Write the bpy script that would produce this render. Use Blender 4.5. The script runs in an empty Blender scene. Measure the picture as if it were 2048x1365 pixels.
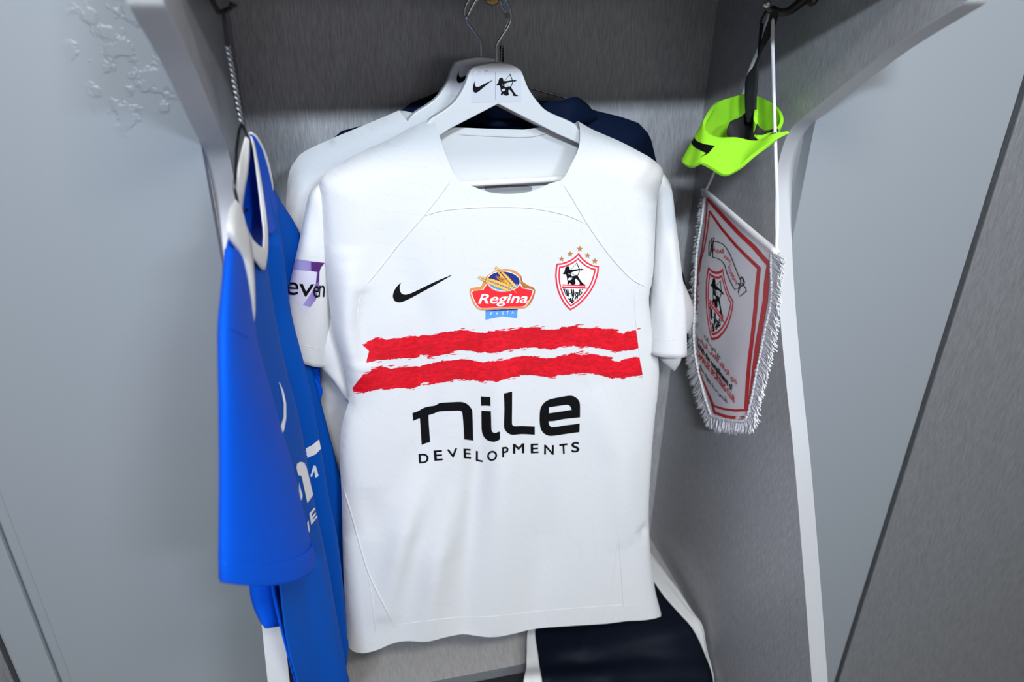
import bpy, bmesh, math, random, unicodedata
import numpy as np
from mathutils import Vector, Matrix
from mathutils.geometry import delaunay_2d_cdt
from mathutils.bvhtree import BVHTree

random.seed(7)
rng = np.random.default_rng(7)
SC = bpy.context.scene
COL = SC.collection

# ------------------------------------------------------------------ camera
# world: x along the back wall, y into the locker, z up; the lens stands at (0, 0, EYE)
EYE = 1.56
W0, H0, FPX = 2048.0, 1365.0, 1521.0
def _n(v):
    v = np.array(v, float); return v / np.linalg.norm(v)
AX_D = _n((608 - 1024, -126 - 682.5, FPX))          # vanishing point of the depth lines
_h = np.array((7900 - 1024, -14 - 682.5, FPX), float)
AX_R = _n(_h - AX_D * _h.dot(AX_D))
AX_V = np.cross(AX_D, AX_R)
CAM = np.array((0.0, 0.0, EYE))
cd = bpy.data.cameras.new('camera')
cd.sensor_width = 36.0
cd.lens = 36.0 * FPX / W0
cd.clip_start = 0.02
cam = bpy.data.objects.new('camera', cd)
COL.objects.link(cam)
def _axis(i):
    return Vector((AX_R[i], AX_D[i], -AX_V[i]))
cx, cy_, cz = _axis(0), -_axis(1), -_axis(2)
cam.matrix_world = Matrix(((cx.x, cy_.x, cz.x, 0), (cx.y, cy_.y, cz.y, 0), (cx.z, cy_.z, cz.z, EYE), (0, 0, 0, 1)))
cd.dof.use_dof = True
cd.dof.focus_distance = 1.0
cd.dof.aperture_fstop = 3.5
SC.camera = cam

# ------------------------------------------------------------------ light
world = bpy.data.worlds.new('world'); SC.world = world
world.use_nodes = True
bg = world.node_tree.nodes['Background']
bg.inputs[0].default_value = (0.80, 0.88, 1.0, 1)
bg.inputs[1].default_value = 0.3
def area(name, loc, target, power, sx, sy, col, spread=180):
    l = bpy.data.lights.new(name, 'AREA'); l.shape = 'RECTANGLE'; l.size = sx; l.size_y = sy
    l.energy = power; l.color = col; l.spread = math.radians(spread)
    o = bpy.data.objects.new(name, l); COL.objects.link(o)
    o.location = loc
    d = Vector(target) - Vector(loc)
    o.rotation_euler = d.to_track_quat('-Z', 'Y').to_euler()
    return o
area('ceiling_lamp_a', (1.05, -1.9, EYE + 1.225), (0.2, 0.9, 1.5), 6.4, 0.6, 0.12, (0.76, 0.88, 1.0), 75)
area('ceiling_lamp_b', (-0.45, -1.9, EYE + 1.225), (0.3, 0.9, 1.5), 13.0, 0.4, 0.12, (0.76, 0.88, 1.0), 75)
area('ceiling_lamp_c', (0.35, -1.0, 3.09), (0.35, 0.9, 0.9), 40, 1.3, 0.25, (1.0, 0.945, 0.88))
# added fill light across the room, lifts the shaded upper part of the locker
area('fill_light_far', (0.5, -4.0, 2.0), (0.3, 1.0, 1.5), 14, 3.0, 0.5, (0.97, 0.97, 1.0))
SC.view_settings.view_transform = 'Standard'
SC.view_settings.look = 'None'
SC.view_settings.gamma = 1.0
SC.view_settings.use_curve_mapping = False
SC.view_settings.exposure = 0.08

# ------------------------------------------------------------------ helpers
def ray(u, v):
    r = np.array(((u - W0 / 2) / FPX, (v - H0 / 2) / FPX, 1.0))
    return np.array((r.dot(AX_R), r.dot(AX_D), -r.dot(AX_V)))
def at_y(u, v, y):
    w = ray(u, v); return CAM + w * (y / w[1])
def at_x(u, v, x):
    w = ray(u, v); return CAM + w * (x / w[0])
def at_z(u, v, z):
    w = ray(u, v); return CAM + w * ((z - EYE) / w[2])

def link(o, parent=None):
    COL.objects.link(o)
    if parent is not None:
        o.parent = parent
        o.matrix_parent_inverse = parent.matrix_basis.inverted()
    return o
def thing(name, label, cat, loc, group=None):
    o = bpy.data.objects.new(name, None); o.empty_display_size = 0.05
    COL.objects.link(o); o.location = loc
    o['label'] = label; o['category'] = cat
    if group: o['group'] = group
    return o
def tag(o, label, cat):
    o['label'] = label; o['category'] = cat; return o
def mesh_obj(name, verts, faces, mat, parent=None, smooth=True, uv=None, solid=0.0, solid_off=0.0, subd=0, bevel=0.0):
    me = bpy.data.meshes.new(name)
    me.from_pydata([tuple(map(float, v)) for v in verts], [], [tuple(int(i) for i in f) for f in faces])
    me.materials.append(mat)
    if smooth:
        me.polygons.foreach_set('use_smooth', [True] * len(me.polygons))
    if uv is not None:
        lay = me.uv_layers.new(name='UVMap')
        idx = np.empty(len(me.loops), dtype=np.int64); me.loops.foreach_get('vertex_index', idx)
        lay.data.foreach_set('uv', np.asarray(uv, float)[idx].ravel())
    me.update()
    o = link(bpy.data.objects.new(name, me), parent)
    if subd:
        m = o.modifiers.new('sub', 'SUBSURF'); m.levels = m.render_levels = subd
    if solid:
        m = o.modifiers.new('solid', 'SOLIDIFY'); m.thickness = solid; m.offset = solid_off
    if bevel:
        m = o.modifiers.new('bevel', 'BEVEL'); m.width = bevel; m.segments = 2; m.limit_method = 'ANGLE'
        if smooth: me.polygons.foreach_set('use_smooth', [False] * len(me.polygons))
    return o
def struct(o):
    o['kind'] = 'structure'; return o
def box(name, x0, x1, y0, y1, z0, z1, mat, parent=None, bevel=0.0015):
    v = [(x, y, z) for x in (x0, x1) for y in (y0, y1) for z in (z0, z1)]
    f = [(0, 1, 3, 2), (4, 6, 7, 5), (0, 4, 5, 1), (2, 3, 7, 6), (0, 2, 6, 4), (1, 5, 7, 3)]
    return mesh_obj(name, v, f, mat, parent, smooth=False, bevel=bevel)

def spline(pts, n):
    """Catmull-Rom through pts (any dimension), n samples evenly spread by parameter."""
    p = np.asarray(pts, float); k = len(p)
    if k == 2:
        t = np.linspace(0, 1, n)[:, None]; return p[0] * (1 - t) + p[1] * t
    q = np.vstack((2 * p[0] - p[1], p, 2 * p[-1] - p[-2]))
    d = np.r_[0, np.cumsum(np.linalg.norm(np.diff(p, axis=0), axis=1) ** 0.5 + 1e-9)]
    t = np.linspace(0, d[-1], n)
    out = np.empty((n, p.shape[1]))
    for i, x in enumerate(t):
        j = min(max(np.searchsorted(d, x, 'right') - 1, 0), k - 2)
        s = (x - d[j]) / (d[j + 1] - d[j])
        p0, p1, p2, p3 = q[j], q[j + 1], q[j + 2], q[j + 3]
        out[i] = 0.5 * (2 * p1 + (p2 - p0) * s + (2 * p0 - 5 * p1 + 4 * p2 - p3) * s * s + (3 * p1 - p0 - 3 * p2 + p3) * s ** 3)
    return out

def spline_u(pts, n):
    p = np.asarray(pts, float); k = len(p); q = np.vstack((2 * p[0] - p[1], p, 2 * p[-1] - p[-2])); out = np.empty((n, p.shape[1]))
    for i in range(n):
        x = i / (n - 1) * (k - 1); j = min(int(x), k - 2); s = x - j
        p0, p1, p2, p3 = q[j], q[j + 1], q[j + 2], q[j + 3]
        t = 0.5 * (2 * p1 + (p2 - p0) * s + (2 * p0 - 5 * p1 + 4 * p2 - p3) * s * s + (3 * p1 - p0 - 3 * p2 + p3) * s ** 3)
        lo, hi = np.minimum(p1, p2) - 0.1 * abs(p2 - p1), np.maximum(p1, p2) + 0.1 * abs(p2 - p1)
        out[i] = np.clip(t, lo, hi)
    return out

def tube_data(path, rad, seg=8, closed=False, caps=True):
    p = np.asarray(path, float); n = len(p)
    r = np.full(n, rad) if np.isscalar(rad) else np.asarray(rad, float)
    if closed: tg = np.roll(p, -1, 0) - np.roll(p, 1, 0)
    else: tg = np.gradient(p, axis=0)
    tg /= np.linalg.norm(tg, axis=1)[:, None] + 1e-12
    up = np.array((0, 0, 1.0)) if abs(tg[0][2]) < 0.9 else np.array((1.0, 0, 0))
    a = np.cross(tg[0], up); a /= np.linalg.norm(a)
    V = []; 
    for i in range(n):
        a = a - tg[i] * a.dot(tg[i]); a /= np.linalg.norm(a)
        b = np.cross(tg[i], a)
        for k in range(seg):
            th = 2 * math.pi * k / seg
            V.append(p[i] + r[i] * (math.cos(th) * a + math.sin(th) * b))
    F = []
    m = n if closed else n - 1
    for i in range(m):
        for k in range(seg):
            i2 = (i + 1) % n
            F.append((i * seg + k, i * seg + (k + 1) % seg, i2 * seg + (k + 1) % seg, i2 * seg + k))
    if caps and not closed:
        F.append(tuple(range(seg - 1, -1, -1))); F.append(tuple(range((n - 1) * seg, n * seg)))
    return V, F
def tube(name, path, rad, mat, parent=None, seg=8, closed=False):
    V, F = tube_data(path, rad, seg, closed)
    return mesh_obj(name, V, F, mat, parent)

def densify(loop, step, closed=True):
    p = np.asarray(loop, float); out = []
    n = len(p)
    for i in range(n if closed else n - 1):
        a, b = p[i], p[(i + 1) % n]
        k = max(1, int(math.ceil(np.linalg.norm(b - a) / step)))
        for j in range(k):
            out.append(a + (b - a) * j / k)
    if not closed: out.append(p[-1])
    return np.array(out)
def winding(P, loops):
    """winding number of points P (m,2) in the union of closed loops."""
    w = np.zeros(len(P), int)
    for lp in loops:
        a = np.asarray(lp, float); b = np.roll(a, -1, 0)
        for (x0, y0), (x1, y1) in zip(a, b):
            if y0 == y1: continue
            up = (y0 <= P[:, 1]) & (y1 > P[:, 1])
            dn = (y0 > P[:, 1]) & (y1 <= P[:, 1])
            xi = x0 + (P[:, 1] - y0) * (x1 - x0) / (y1 - y0)
            w += (up & (P[:, 0] < xi)).astype(int) - (dn & (P[:, 0] < xi)).astype(int)
    return w
def seg_dist(P, line):
    """distance of points P (m,2) to an open polyline."""
    L = np.asarray(line, float); d = np.full(len(P), 1e9)
    for a, b in zip(L[:-1], L[1:]):
        ab = b - a; t = np.clip(((P - a) @ ab) / (ab @ ab + 1e-18), 0, 1)
        d = np.minimum(d, np.linalg.norm(P - (a + t[:, None] * ab), axis=1))
    return d
def fill(loops, step, rule='odd', grid=True):
    """triangulate the inside of closed 2D loops with interior grid points."""
    loops = [densify(l, step) for l in loops]
    V = []; E = []
    for l in loops:
        s = len(V); V += [tuple(x) for x in l]
        E += [(s + i, s + (i + 1) % len(l)) for i in range(len(l))]
    A = np.array(V); lo, hi = A.min(0), A.max(0)
    if grid:
        gx = np.arange(lo[0] + step / 2, hi[0], step); gy = np.arange(lo[1] + step / 2, hi[1], step * 0.87)
        if len(gx) and len(gy):
            G = np.array([(x + (0.5 * step if j % 2 else 0), y) for j, y in enumerate(gy) for x in gx])
            w = winding(G, loops)
            G = G[(w % 2 != 0) if rule == 'odd' else (w != 0)]
            if len(G):
                d = np.full(len(G), 1e9)
                for l in loops: d = np.minimum(d, seg_dist(G, np.vstack((l, l[:1]))))
                V += [tuple(x) for x in G[d > 0.45 * step]]
    r = delaunay_2d_cdt([Vector(v) for v in V], E, [], 0, 1e-7)
    v = np.array([(p.x, p.y) for p in r[0]]); f = np.array([tuple(t) for t in r[2] if len(t) == 3], int)
    if len(f) == 0: return v, f
    c = v[f].mean(1); w = winding(c, loops)
    return v, f[(w % 2 != 0) if rule == 'odd' else (w != 0)]

def along(P, line):
    """fade of a fold towards its ends."""
    L = densify(line, 0.008, closed=False); d2 = ((P[:, None, :] - L[None]) ** 2).sum(2); t = d2.argmin(1) / max(1, len(L) - 1)
    return np.sin(np.pi * np.clip(t, 0, 1)) ** 0.8
def along_open(P, line):
    L = densify(line, 0.008, closed=False); d2 = ((P[:, None, :] - L[None]) ** 2).sum(2); t = d2.argmin(1) / max(1, len(L) - 1)
    return np.clip(np.minimum(t / 0.45, 1), 0, 1) ** 1.3 * (1 - 0.6 * np.clip((t - 0.6) / 0.4, 0, 1))
def world_bvh(objs):
    V = []; F = []
    dg = bpy.context.evaluated_depsgraph_get()
    for o in objs:
        e = o.evaluated_get(dg); me = e.to_mesh(); s = len(V)
        M = o.matrix_world
        V += [M @ v.co for v in me.vertices]; F += [tuple(s + i for i in p.vertices) for p in me.polygons]
        e.to_mesh_clear()
    return BVHTree.FromPolygons(V, F)
def to_surface(bvh, u, v, off):
    w = ray(u, v); d = Vector(w).normalized()
    hit, nor, i, t = bvh.ray_cast(Vector(CAM), d)
    if hit is None: return None
    if nor.dot(d) > 0: nor = -nor
    return hit + nor * off
def print_on(bvh, name, loops, mat, parent, step=4.0, layer=0, rule='odd', flat=True):
    """ink that lies on the cloth: 2D art laid on the surface's own folds."""
    v, f = fill(loops, step, rule)
    pts = [to_surface(bvh, a, b, 0.0005 + 0.00028 * layer) for a, b in v]
    ok = [p is not None for p in pts]
    F = []
    for t in f:
        if all(ok[i] for i in t):
            ps = [pts[i] for i in t]
            if max((ps[0] - ps[1]).length, (ps[1] - ps[2]).length, (ps[2] - ps[0]).length) < 0.03: F.append(t)
    if not F: return None
    used = sorted({i for t in F for i in t}); m = {i: k for k, i in enumerate(used)}
    return mesh_obj(name, [pts[i] for i in used], [tuple(m[i] for i in t) for t in F], mat, parent)
def stroke(pts, w, closed=False):
    """outline polygon of a polyline with width w (scalar or per point)."""
    p = np.asarray(pts, float); n = len(p)
    w = np.full(n, w) if np.isscalar(w) else np.asarray(w, float)
    t = np.gradient(p, axis=0); t /= np.linalg.norm(t, axis=1)[:, None] + 1e-9
    nn = np.c_[-t[:, 1], t[:, 0]] * w[:, None] / 2
    return np.vstack((p + nn, (p - nn)[::-1]))
def aff(pts, M):
    p = np.asarray(pts, float); return np.c_[p, np.ones(len(p))] @ M.T
def fit_aff(src, dst):
    A = np.c_[np.asarray(src, float), np.ones(len(src))]
    X, *_ = np.linalg.lstsq(A, np.asarray(dst, float), rcond=None)
    return X.T

def auto(loop, ang=46, k=5):
    """round a drawn outline between its corners."""
    p = np.asarray(loop, float); n = len(p); c = []
    for i in range(n):
        a = p[i] - p[i - 1]; b = p[(i + 1) % n] - p[i]
        d = abs((math.atan2(b[1], b[0]) - math.atan2(a[1], a[0]) + math.pi) % (2 * math.pi) - math.pi)
        if d > math.radians(ang): c.append(i)
    if len(c) < 2: return p
    out = []
    for a, b in zip(c, c[1:] + [c[0] + n]):
        seg = p[[q % n for q in range(a, b + 1)]]
        out += list(spline(seg, (len(seg) - 1) * k + 1)[:-1]) if len(seg) > 2 else [seg[0]]
    return np.array(out)
# ---- text outlines
def inset(p, d):
    p = np.asarray(p, float); n = len(p); out = []
    for i in range(n):
        a, b, c = p[i - 1], p[i], p[(i + 1) % n]
        t1 = (b - a) / np.linalg.norm(b - a); t2 = (c - b) / np.linalg.norm(c - b)
        n1 = np.array((-t1[1], t1[0])); n2 = np.array((-t2[1], t2[0]))
        m = n1 + n2; m /= np.linalg.norm(m); out.append(b + m * d / max(0.45, m.dot(n1)))
    return np.array(out)
_PF = {}
def _forms():
    for c in list(range(0xFE80, 0xFEFD)):
        d = unicodedata.decomposition(chr(c)).split()
        if len(d) == 2: _PF.setdefault(chr(int(d[1], 16)), {})[d[0].strip('<>')] = chr(c)
_forms()
def shape_arabic(s):
    out = []; n = len(s)
    for i, c in enumerate(s):
        f = _PF.get(c)
        if not f: out.append(c); continue
        prv = _PF.get(s[i - 1]) if i else None; nxt = _PF.get(s[i + 1]) if i + 1 < n else None
        jl = bool(prv and 'initial' in prv); jr = bool(nxt and 'initial' in f and ('final' in nxt))
        k = 'medial' if jl and jr and 'medial' in f else 'final' if jl and 'final' in f else 'initial' if jr else 'isolated'
        out.append(f.get(k, c))
    return ''.join(reversed(out))
def text_loops(s, shear=0.0, offset=0.0):
    """closed outline loops of a line of text, x from 0 to 1 (its width), y in units of that scale; returns loops, height."""
    c = bpy.data.curves.new('t', 'FONT'); c.body = s; c.fill_mode = 'NONE'; c.shear = shear; c.resolution_u = 4
    o = bpy.data.objects.new('t', c); COL.objects.link(o)
    dg = bpy.context.evaluated_depsgraph_get()
    me = o.evaluated_get(dg).to_mesh()
    co = [(v.co.x, v.co.y) for v in me.vertices]; nx = {}
    for e in me.edges: 
        nx.setdefault(e.vertices[0], []).append(e.vertices[1]); nx.setdefault(e.vertices[1], []).append(e.vertices[0])
    seen = set(); loops = []
    for s0 in range(len(co)):
        if s0 in seen or s0 not in nx: continue
        lp = [s0]; seen.add(s0); cur = nx[s0][-1] if s0 + 1 not in nx[s0] else s0 + 1
        while cur not in seen:
            lp.append(cur); seen.add(cur)
            k = [q for q in nx[cur] if q not in seen]
            if not k: break
            cur = k[0]
        if len(lp) > 2: loops.append(np.array([co[i] for i in lp]))
    o.evaluated_get(dg).to_mesh_clear()
    bpy.data.objects.remove(o); bpy.data.curves.remove(c)
    if offset and loops:
        ar = lambda l: 0.5 * np.sum(l[:, 0] * np.roll(l[:, 1], -1) - np.roll(l[:, 0], -1) * l[:, 1])
        A = [ar(l) for l in loops]; sg = 1 if A[int(np.argmax(np.abs(A)))] > 0 else -1
        out = []
        for l in loops:
            k = np.linalg.norm(np.roll(l, -1, 0) - l, axis=1) > 1e-5
            l = l[k]
            if len(l) > 2: out.append(inset(l, -sg * offset))
        loops = out
    return loops
def text_to(s, p0, p1, up, **kw):
    """text whose outline box runs from p0 to p1 along the baseline (2D) with cap height vector up; letters O-height normalised."""
    lp = text_loops(s, **kw)
    if not lp: return []
    A = np.vstack(lp); x0, x1 = A[:, 0].min(), A[:, 0].max()
    hgt = kw.get('cap', None)
    y0, y1 = 0.0, 0.70
    p0, p1, up = map(lambda q: np.asarray(q, float), (p0, p1, up))
    return [p0 + np.outer((l[:, 0] - x0) / (x1 - x0), p1 - p0) + np.outer((l[:, 1] - y0) / (y1 - y0), up) for l in lp]

# ------------------------------------------------------------------ materials
def lin(r, g, b):
    f = lambda c: (c / 255 / 12.92) if c / 255 <= 0.04045 else ((c / 255 + 0.055) / 1.055) ** 2.4
    return (f(r), f(g), f(b), 1)
def mat(name, col, rough=0.6, metal=0.0, spec=0.5, sheen=0.0):
    m = bpy.data.materials.new(name); m.use_nodes = True
    b = m.node_tree.nodes['Principled BSDF']
    b.inputs['Base Color'].default_value = col
    b.inputs['Roughness'].default_value = rough
    b.inputs['Metallic'].default_value = metal
    b.inputs['Specular IOR Level'].default_value = spec
    if sheen: b.inputs['Sheen Weight'].default_value = sheen
    return m
def nd(m, t, **kw):
    n = m.node_tree.nodes.new(t)
    for k, v in kw.items(): setattr(n, k, v)
    return n
def lk(m, a, b): m.node_tree.links.new(a, b)
def noise_bump(m, scale, strength, dist=0.001, stretch=(1, 1, 1), colvar=0.0, coord='Object', detail=4.0):
    b = m.node_tree.nodes['Principled BSDF']
    tc = nd(m, 'ShaderNodeTexCoord'); mp = nd(m, 'ShaderNodeMapping'); mp.inputs['Scale'].default_value = stretch
    nz = nd(m, 'ShaderNodeTexNoise'); nz.inputs['Scale'].default_value = scale; nz.inputs['Detail'].default_value = detail
    lk(m, tc.outputs[coord], mp.inputs[0]); lk(m, mp.outputs[0], nz.inputs['Vector'])
    bp = nd(m, 'ShaderNodeBump'); bp.inputs['Strength'].default_value = strength; bp.inputs['Distance'].default_value = dist
    lk(m, nz.outputs['Fac'], bp.inputs['Height']); lk(m, bp.outputs[0], b.inputs['Normal'])
    if colvar:
        c = list(b.inputs['Base Color'].default_value)
        mx = nd(m, 'ShaderNodeMix', data_type='RGBA')
        mx.inputs[6].default_value = [x * (1 - colvar) for x in c[:3]] + [1]
        mx.inputs[7].default_value = [min(1, x * (1 + colvar)) for x in c[:3]] + [1]
        rp = nd(m, 'ShaderNodeMapRange'); rp.inputs[1].default_value = 0.3; rp.inputs[2].default_value = 0.7
        lk(m, nz.outputs['Fac'], rp.inputs[0]); lk(m, rp.outputs[0], mx.inputs[0]); lk(m, mx.outputs[2], b.inputs['Base Color'])
    return m
M = {}
M['laminate'] = noise_bump(mat('brushed_laminate', (0.40, 0.395, 0.41, 1), 0.45, 0.15), 420, 0.10, 0.0004, (1.6, 1.6, 0.14), 0.22)
M['laminate_outer'] = noise_bump(mat('brushed_laminate_outer', (0.185, 0.19, 0.20, 1), 0.5, 0.1), 420, 0.10, 0.0004, (1.6, 1.6, 0.14), 0.2)
M['bench'] = noise_bump(mat('brushed_bench', (0.40, 0.385, 0.38, 1), 0.45, 0.1), 420, 0.08, 0.0004, (1.6, 0.16, 1.6), 0.16)
M['paint'] = noise_bump(mat('grey_paint', (0.265, 0.288, 0.315, 1), 0.45), 140, 0.10, 0.0008, (1, 1, 1), 0.0)
M['edge'] = noise_bump(mat('aluminium_edge_band', (0.56, 0.56, 0.58, 1), 0.5, 0.45), 300, 0.03, 0.0005)
M['bench_edge'] = mat('bench_edge_band', (0.14, 0.15, 0.165, 1), 0.45)
M['dark'] = mat('dark_gap', (0.015, 0.016, 0.018, 1), 0.7)
M['floor'] = noise_bump(mat('floor_vinyl', (0.34, 0.325, 0.31, 1), 0.5), 8, 0.05, 0.001, (1, 1, 1), 0.1)
M['room'] = mat('room_plaster', (0.76, 0.76, 0.75, 1), 0.8)
M['steel'] = mat('chromed_steel', (0.62, 0.63, 0.65, 1), 0.18, 1.0)
M['dark_steel'] = mat('dark_steel', (0.05, 0.05, 0.055, 1), 0.3, 0.9)
M['wire_grey'] = mat('dull_steel', (0.28, 0.29, 0.31, 1), 0.4, 0.8)
M['brass'] = mat('brass', (0.42, 0.26, 0.09, 1), 0.3, 1.0)
M['bronze'] = mat('bronze_metal', (0.10, 0.09, 0.08, 1), 0.28, 0.9)
M['hanger'] = noise_bump(mat('white_hanger_lacquer', (0.72, 0.72, 0.72, 1), 0.32), 60, 0.03, 0.0006)
M['sticker'] = mat('hanger_sticker', (0.66, 0.66, 0.70, 1), 0.35)
M['ink'] = mat('black_print', (0.002, 0.002, 0.003, 1), 0.6, 0, 0.15)
M['ink_soft'] = mat('grey_print', (0.25, 0.25, 0.26, 1), 0.6)
M['white_ink'] = mat('white_print', (0.80, 0.80, 0.82, 1), 0.5)
M['crest_red'] = mat('crest_red', lin(214, 32, 58), 0.5)
M['gold_star'] = mat('star_gold', lin(170, 118, 52), 0.5)
M['badge_gold'] = mat('badge_gold', lin(205, 140, 75), 0.5)
M['badge_gold_dark'] = mat('badge_gold_dark', lin(172, 105, 45), 0.5)
M['badge_red'] = mat('badge_red', lin(245, 28, 40), 0.5)
M['badge_navy'] = mat('badge_navy', lin(10, 30, 120), 0.5)
M['badge_blue'] = mat('badge_blue', lin(84, 146, 226), 0.5)
M['wheat'] = mat('wheat_print', lin(238, 182, 78), 0.5)
M['wheat_dark'] = mat('wheat_dark_print', lin(196, 120, 52), 0.5)
M['neon'] = noise_bump(mat('neon_foam', lin(140, 208, 42), 0.65, 0, 0.2), 400, 0.08, 0.0005)
M['black_cloth'] = noise_bump(mat('black_webbing', (0.008, 0.008, 0.01, 1), 0.8), 900, 0.2, 0.0004)
M['cord'] = noise_bump(mat('white_cord', (0.72, 0.72, 0.74, 1), 0.7), 900, 0.35, 0.0006, (1, 1, 0.5))
M['satin'] = noise_bump(mat('white_satin', (0.84, 0.81, 0.83, 1), 0.42), 25, 0.10, 0.002)
M['fringe'] = mat('white_fringe', (0.80, 0.80, 0.82, 1), 0.5)
M['pen_red'] = mat('pennant_red', lin(200, 10, 22), 0.45)
M['text_red'] = mat('pennant_text_red', lin(214, 40, 50), 0.5)

def knit(name, col, col2, bump=0.12):
    """knitted shirt cloth: engineered dotted contour lines and a fine rib, in the shirt's own metres (UV)."""
    m = mat(name, col, 0.72, 0, 0.3, 0.15)
    b = m.node_tree.nodes['Principled BSDF']
    uv = nd(m, 'ShaderNodeUVMap'); uv.uv_map = 'UVMap'
    # bending contour lines
    wv = nd(m, 'ShaderNodeTexWave', wave_type='BANDS', bands_direction='DIAGONAL'); wv.inputs['Scale'].default_value = 32
    wv.inputs['Distortion'].default_value = 22; wv.inputs['Detail'].default_value = 0; wv.inputs['Detail Scale'].default_value = 0.35
    lk(m, uv.outputs[0], wv.inputs['Vector'])
    ln = nd(m, 'ShaderNodeMath', operation='GREATER_THAN'); ln.inputs[1].default_value = 0.975
    lk(m, wv.outputs['Fac'], ln.inputs[0])
    vo = nd(m, 'ShaderNodeTexVoronoi'); vo.inputs['Scale'].default_value = 640
    lk(m, uv.outputs[0], vo.inputs['Vector'])
    dt = nd(m, 'ShaderNodeMath', operation='LESS_THAN'); dt.inputs[1].default_value = 0.42
    lk(m, vo.outputs['Distance'], dt.inputs[0])
    a = nd(m, 'ShaderNodeMath', operation='MULTIPLY'); lk(m, ln.outputs[0], a.inputs[0]); lk(m, dt.outputs[0], a.inputs[1])
    # regular sparse ventilation dots
    v2 = nd(m, 'ShaderNodeTexVoronoi'); v2.inputs['Scale'].default_value = 125; v2.inputs['Randomness'].default_value = 0.12
    lk(m, uv.outputs[0], v2.inputs['Vector'])
    d2 = nd(m, 'ShaderNodeMath', operation='LESS_THAN'); d2.inputs[1].default_value = 0.06
    lk(m, v2.outputs['Distance'], d2.inputs[0])
    mxm = nd(m, 'ShaderNodeMath', operation='MAXIMUM'); lk(m, a.outputs[0], mxm.inputs[0]); lk(m, d2.outputs[0], mxm.inputs[1])
    sc = nd(m, 'ShaderNodeMath', operation='MULTIPLY'); sc.inputs[1].default_value = 0.24; lk(m, mxm.outputs[0], sc.inputs[0])
    mx = nd(m, 'ShaderNodeMix', data_type='RGBA'); mx.inputs[6].default_value = col; mx.inputs[7].default_value = col2
    lk(m, sc.outputs[0], mx.inputs[0]); lk(m, mx.outputs[2], b.inputs['Base Color'])
    n2 = nd(m, 'ShaderNodeTexNoise'); n2.inputs['Scale'].default_value = 18; n2.inputs['Detail'].default_value = 3
    lk(m, uv.outputs[0], n2.inputs['Vector'])
    h = nd(m, 'ShaderNodeMath', operation='SUBTRACT'); lk(m, n2.outputs['Fac'], h.inputs[0])
    s3 = nd(m, 'ShaderNodeMath', operation='MULTIPLY'); s3.inputs[1].default_value = 0.25; lk(m, mxm.outputs[0], s3.inputs[0]); lk(m, s3.outputs[0], h.inputs[1])
    bp = nd(m, 'ShaderNodeBump'); bp.inputs['Strength'].default_value = bump; bp.inputs['Distance'].default_value = 0.002
    lk(m, h.outputs[0], bp.inputs['Height']); lk(m, bp.outputs[0], b.inputs['Normal'])
    return m
M['white_knit'] = knit('white_knit', (0.64, 0.64, 0.65, 1), (0.40, 0.41, 0.44, 1))
M['white_plain'] = noise_bump(mat('white_cloth', (0.66, 0.66, 0.665, 1), 0.75, 0, 0.3, 0.1), 40, 0.08, 0.001)
M['navy'] = noise_bump(mat('navy_cloth', (0.002, 0.007, 0.026, 1), 0.8, 0, 0.12, 0.0), 30, 0.12, 0.002)
M['shorts_navy'] = noise_bump(mat('navy_shorts_cloth', (0.0012, 0.0035, 0.010, 1), 0.65, 0, 0.15, 0.0), 12, 0.25, 0.004, (1, 1, 1))
M['blue'] = noise_bump(mat('royal_blue_cloth', lin(0, 82, 208), 0.75, 0, 0.12, 0.0), 600, 0.04, 0.0005)
M['blue_front'] = noise_bump(mat('blue_front_cloth', lin(0, 80, 178), 0.75, 0, 0.12, 0.0), 600, 0.04, 0.0005)
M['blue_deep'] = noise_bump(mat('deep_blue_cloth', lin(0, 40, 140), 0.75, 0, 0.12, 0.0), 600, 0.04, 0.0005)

def stripe_mat():
    m = mat('red_brush_print', lin(212, 8, 34), 0.6, 0, 0.3)
    b = m.node_tree.nodes['Principled BSDF']
    tc = nd(m, 'ShaderNodeTexCoord'); mp = nd(m, 'ShaderNodeMapping'); mp.inputs['Scale'].default_value = (1, 1, 2.2)
    v = nd(m, 'ShaderNodeTexVoronoi'); v.inputs['Scale'].default_value = 150; v.feature = 'SMOOTH_F1'
    n = nd(m, 'ShaderNodeTexNoise'); n.inputs['Scale'].default_value = 22
    lk(m, tc.outputs['Object'], mp.inputs[0]); lk(m, mp.outputs[0], v.inputs['Vector']); lk(m, mp.outputs[0], n.inputs['Vector'])
    mu = nd(m, 'ShaderNodeMath', operation='MULTIPLY'); lk(m, v.outputs['Distance'], mu.inputs[0]); lk(m, n.outputs['Fac'], mu.inputs[1])
    rp = nd(m, 'ShaderNodeMapRange'); rp.inputs[1].default_value = 0.1; rp.inputs[2].default_value = 0.35; lk(m, mu.outputs[0], rp.inputs[0])
    mx = nd(m, 'ShaderNodeMix', data_type='RGBA'); mx.inputs[6].default_value = lin(186, 2, 24); mx.inputs[7].default_value = lin(218, 8, 34)
    lk(m, rp.outputs[0], mx.inputs[0]); lk(m, mx.outputs[2], b.inputs['Base Color'])
    return m
M['stripe'] = stripe_mat()

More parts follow.
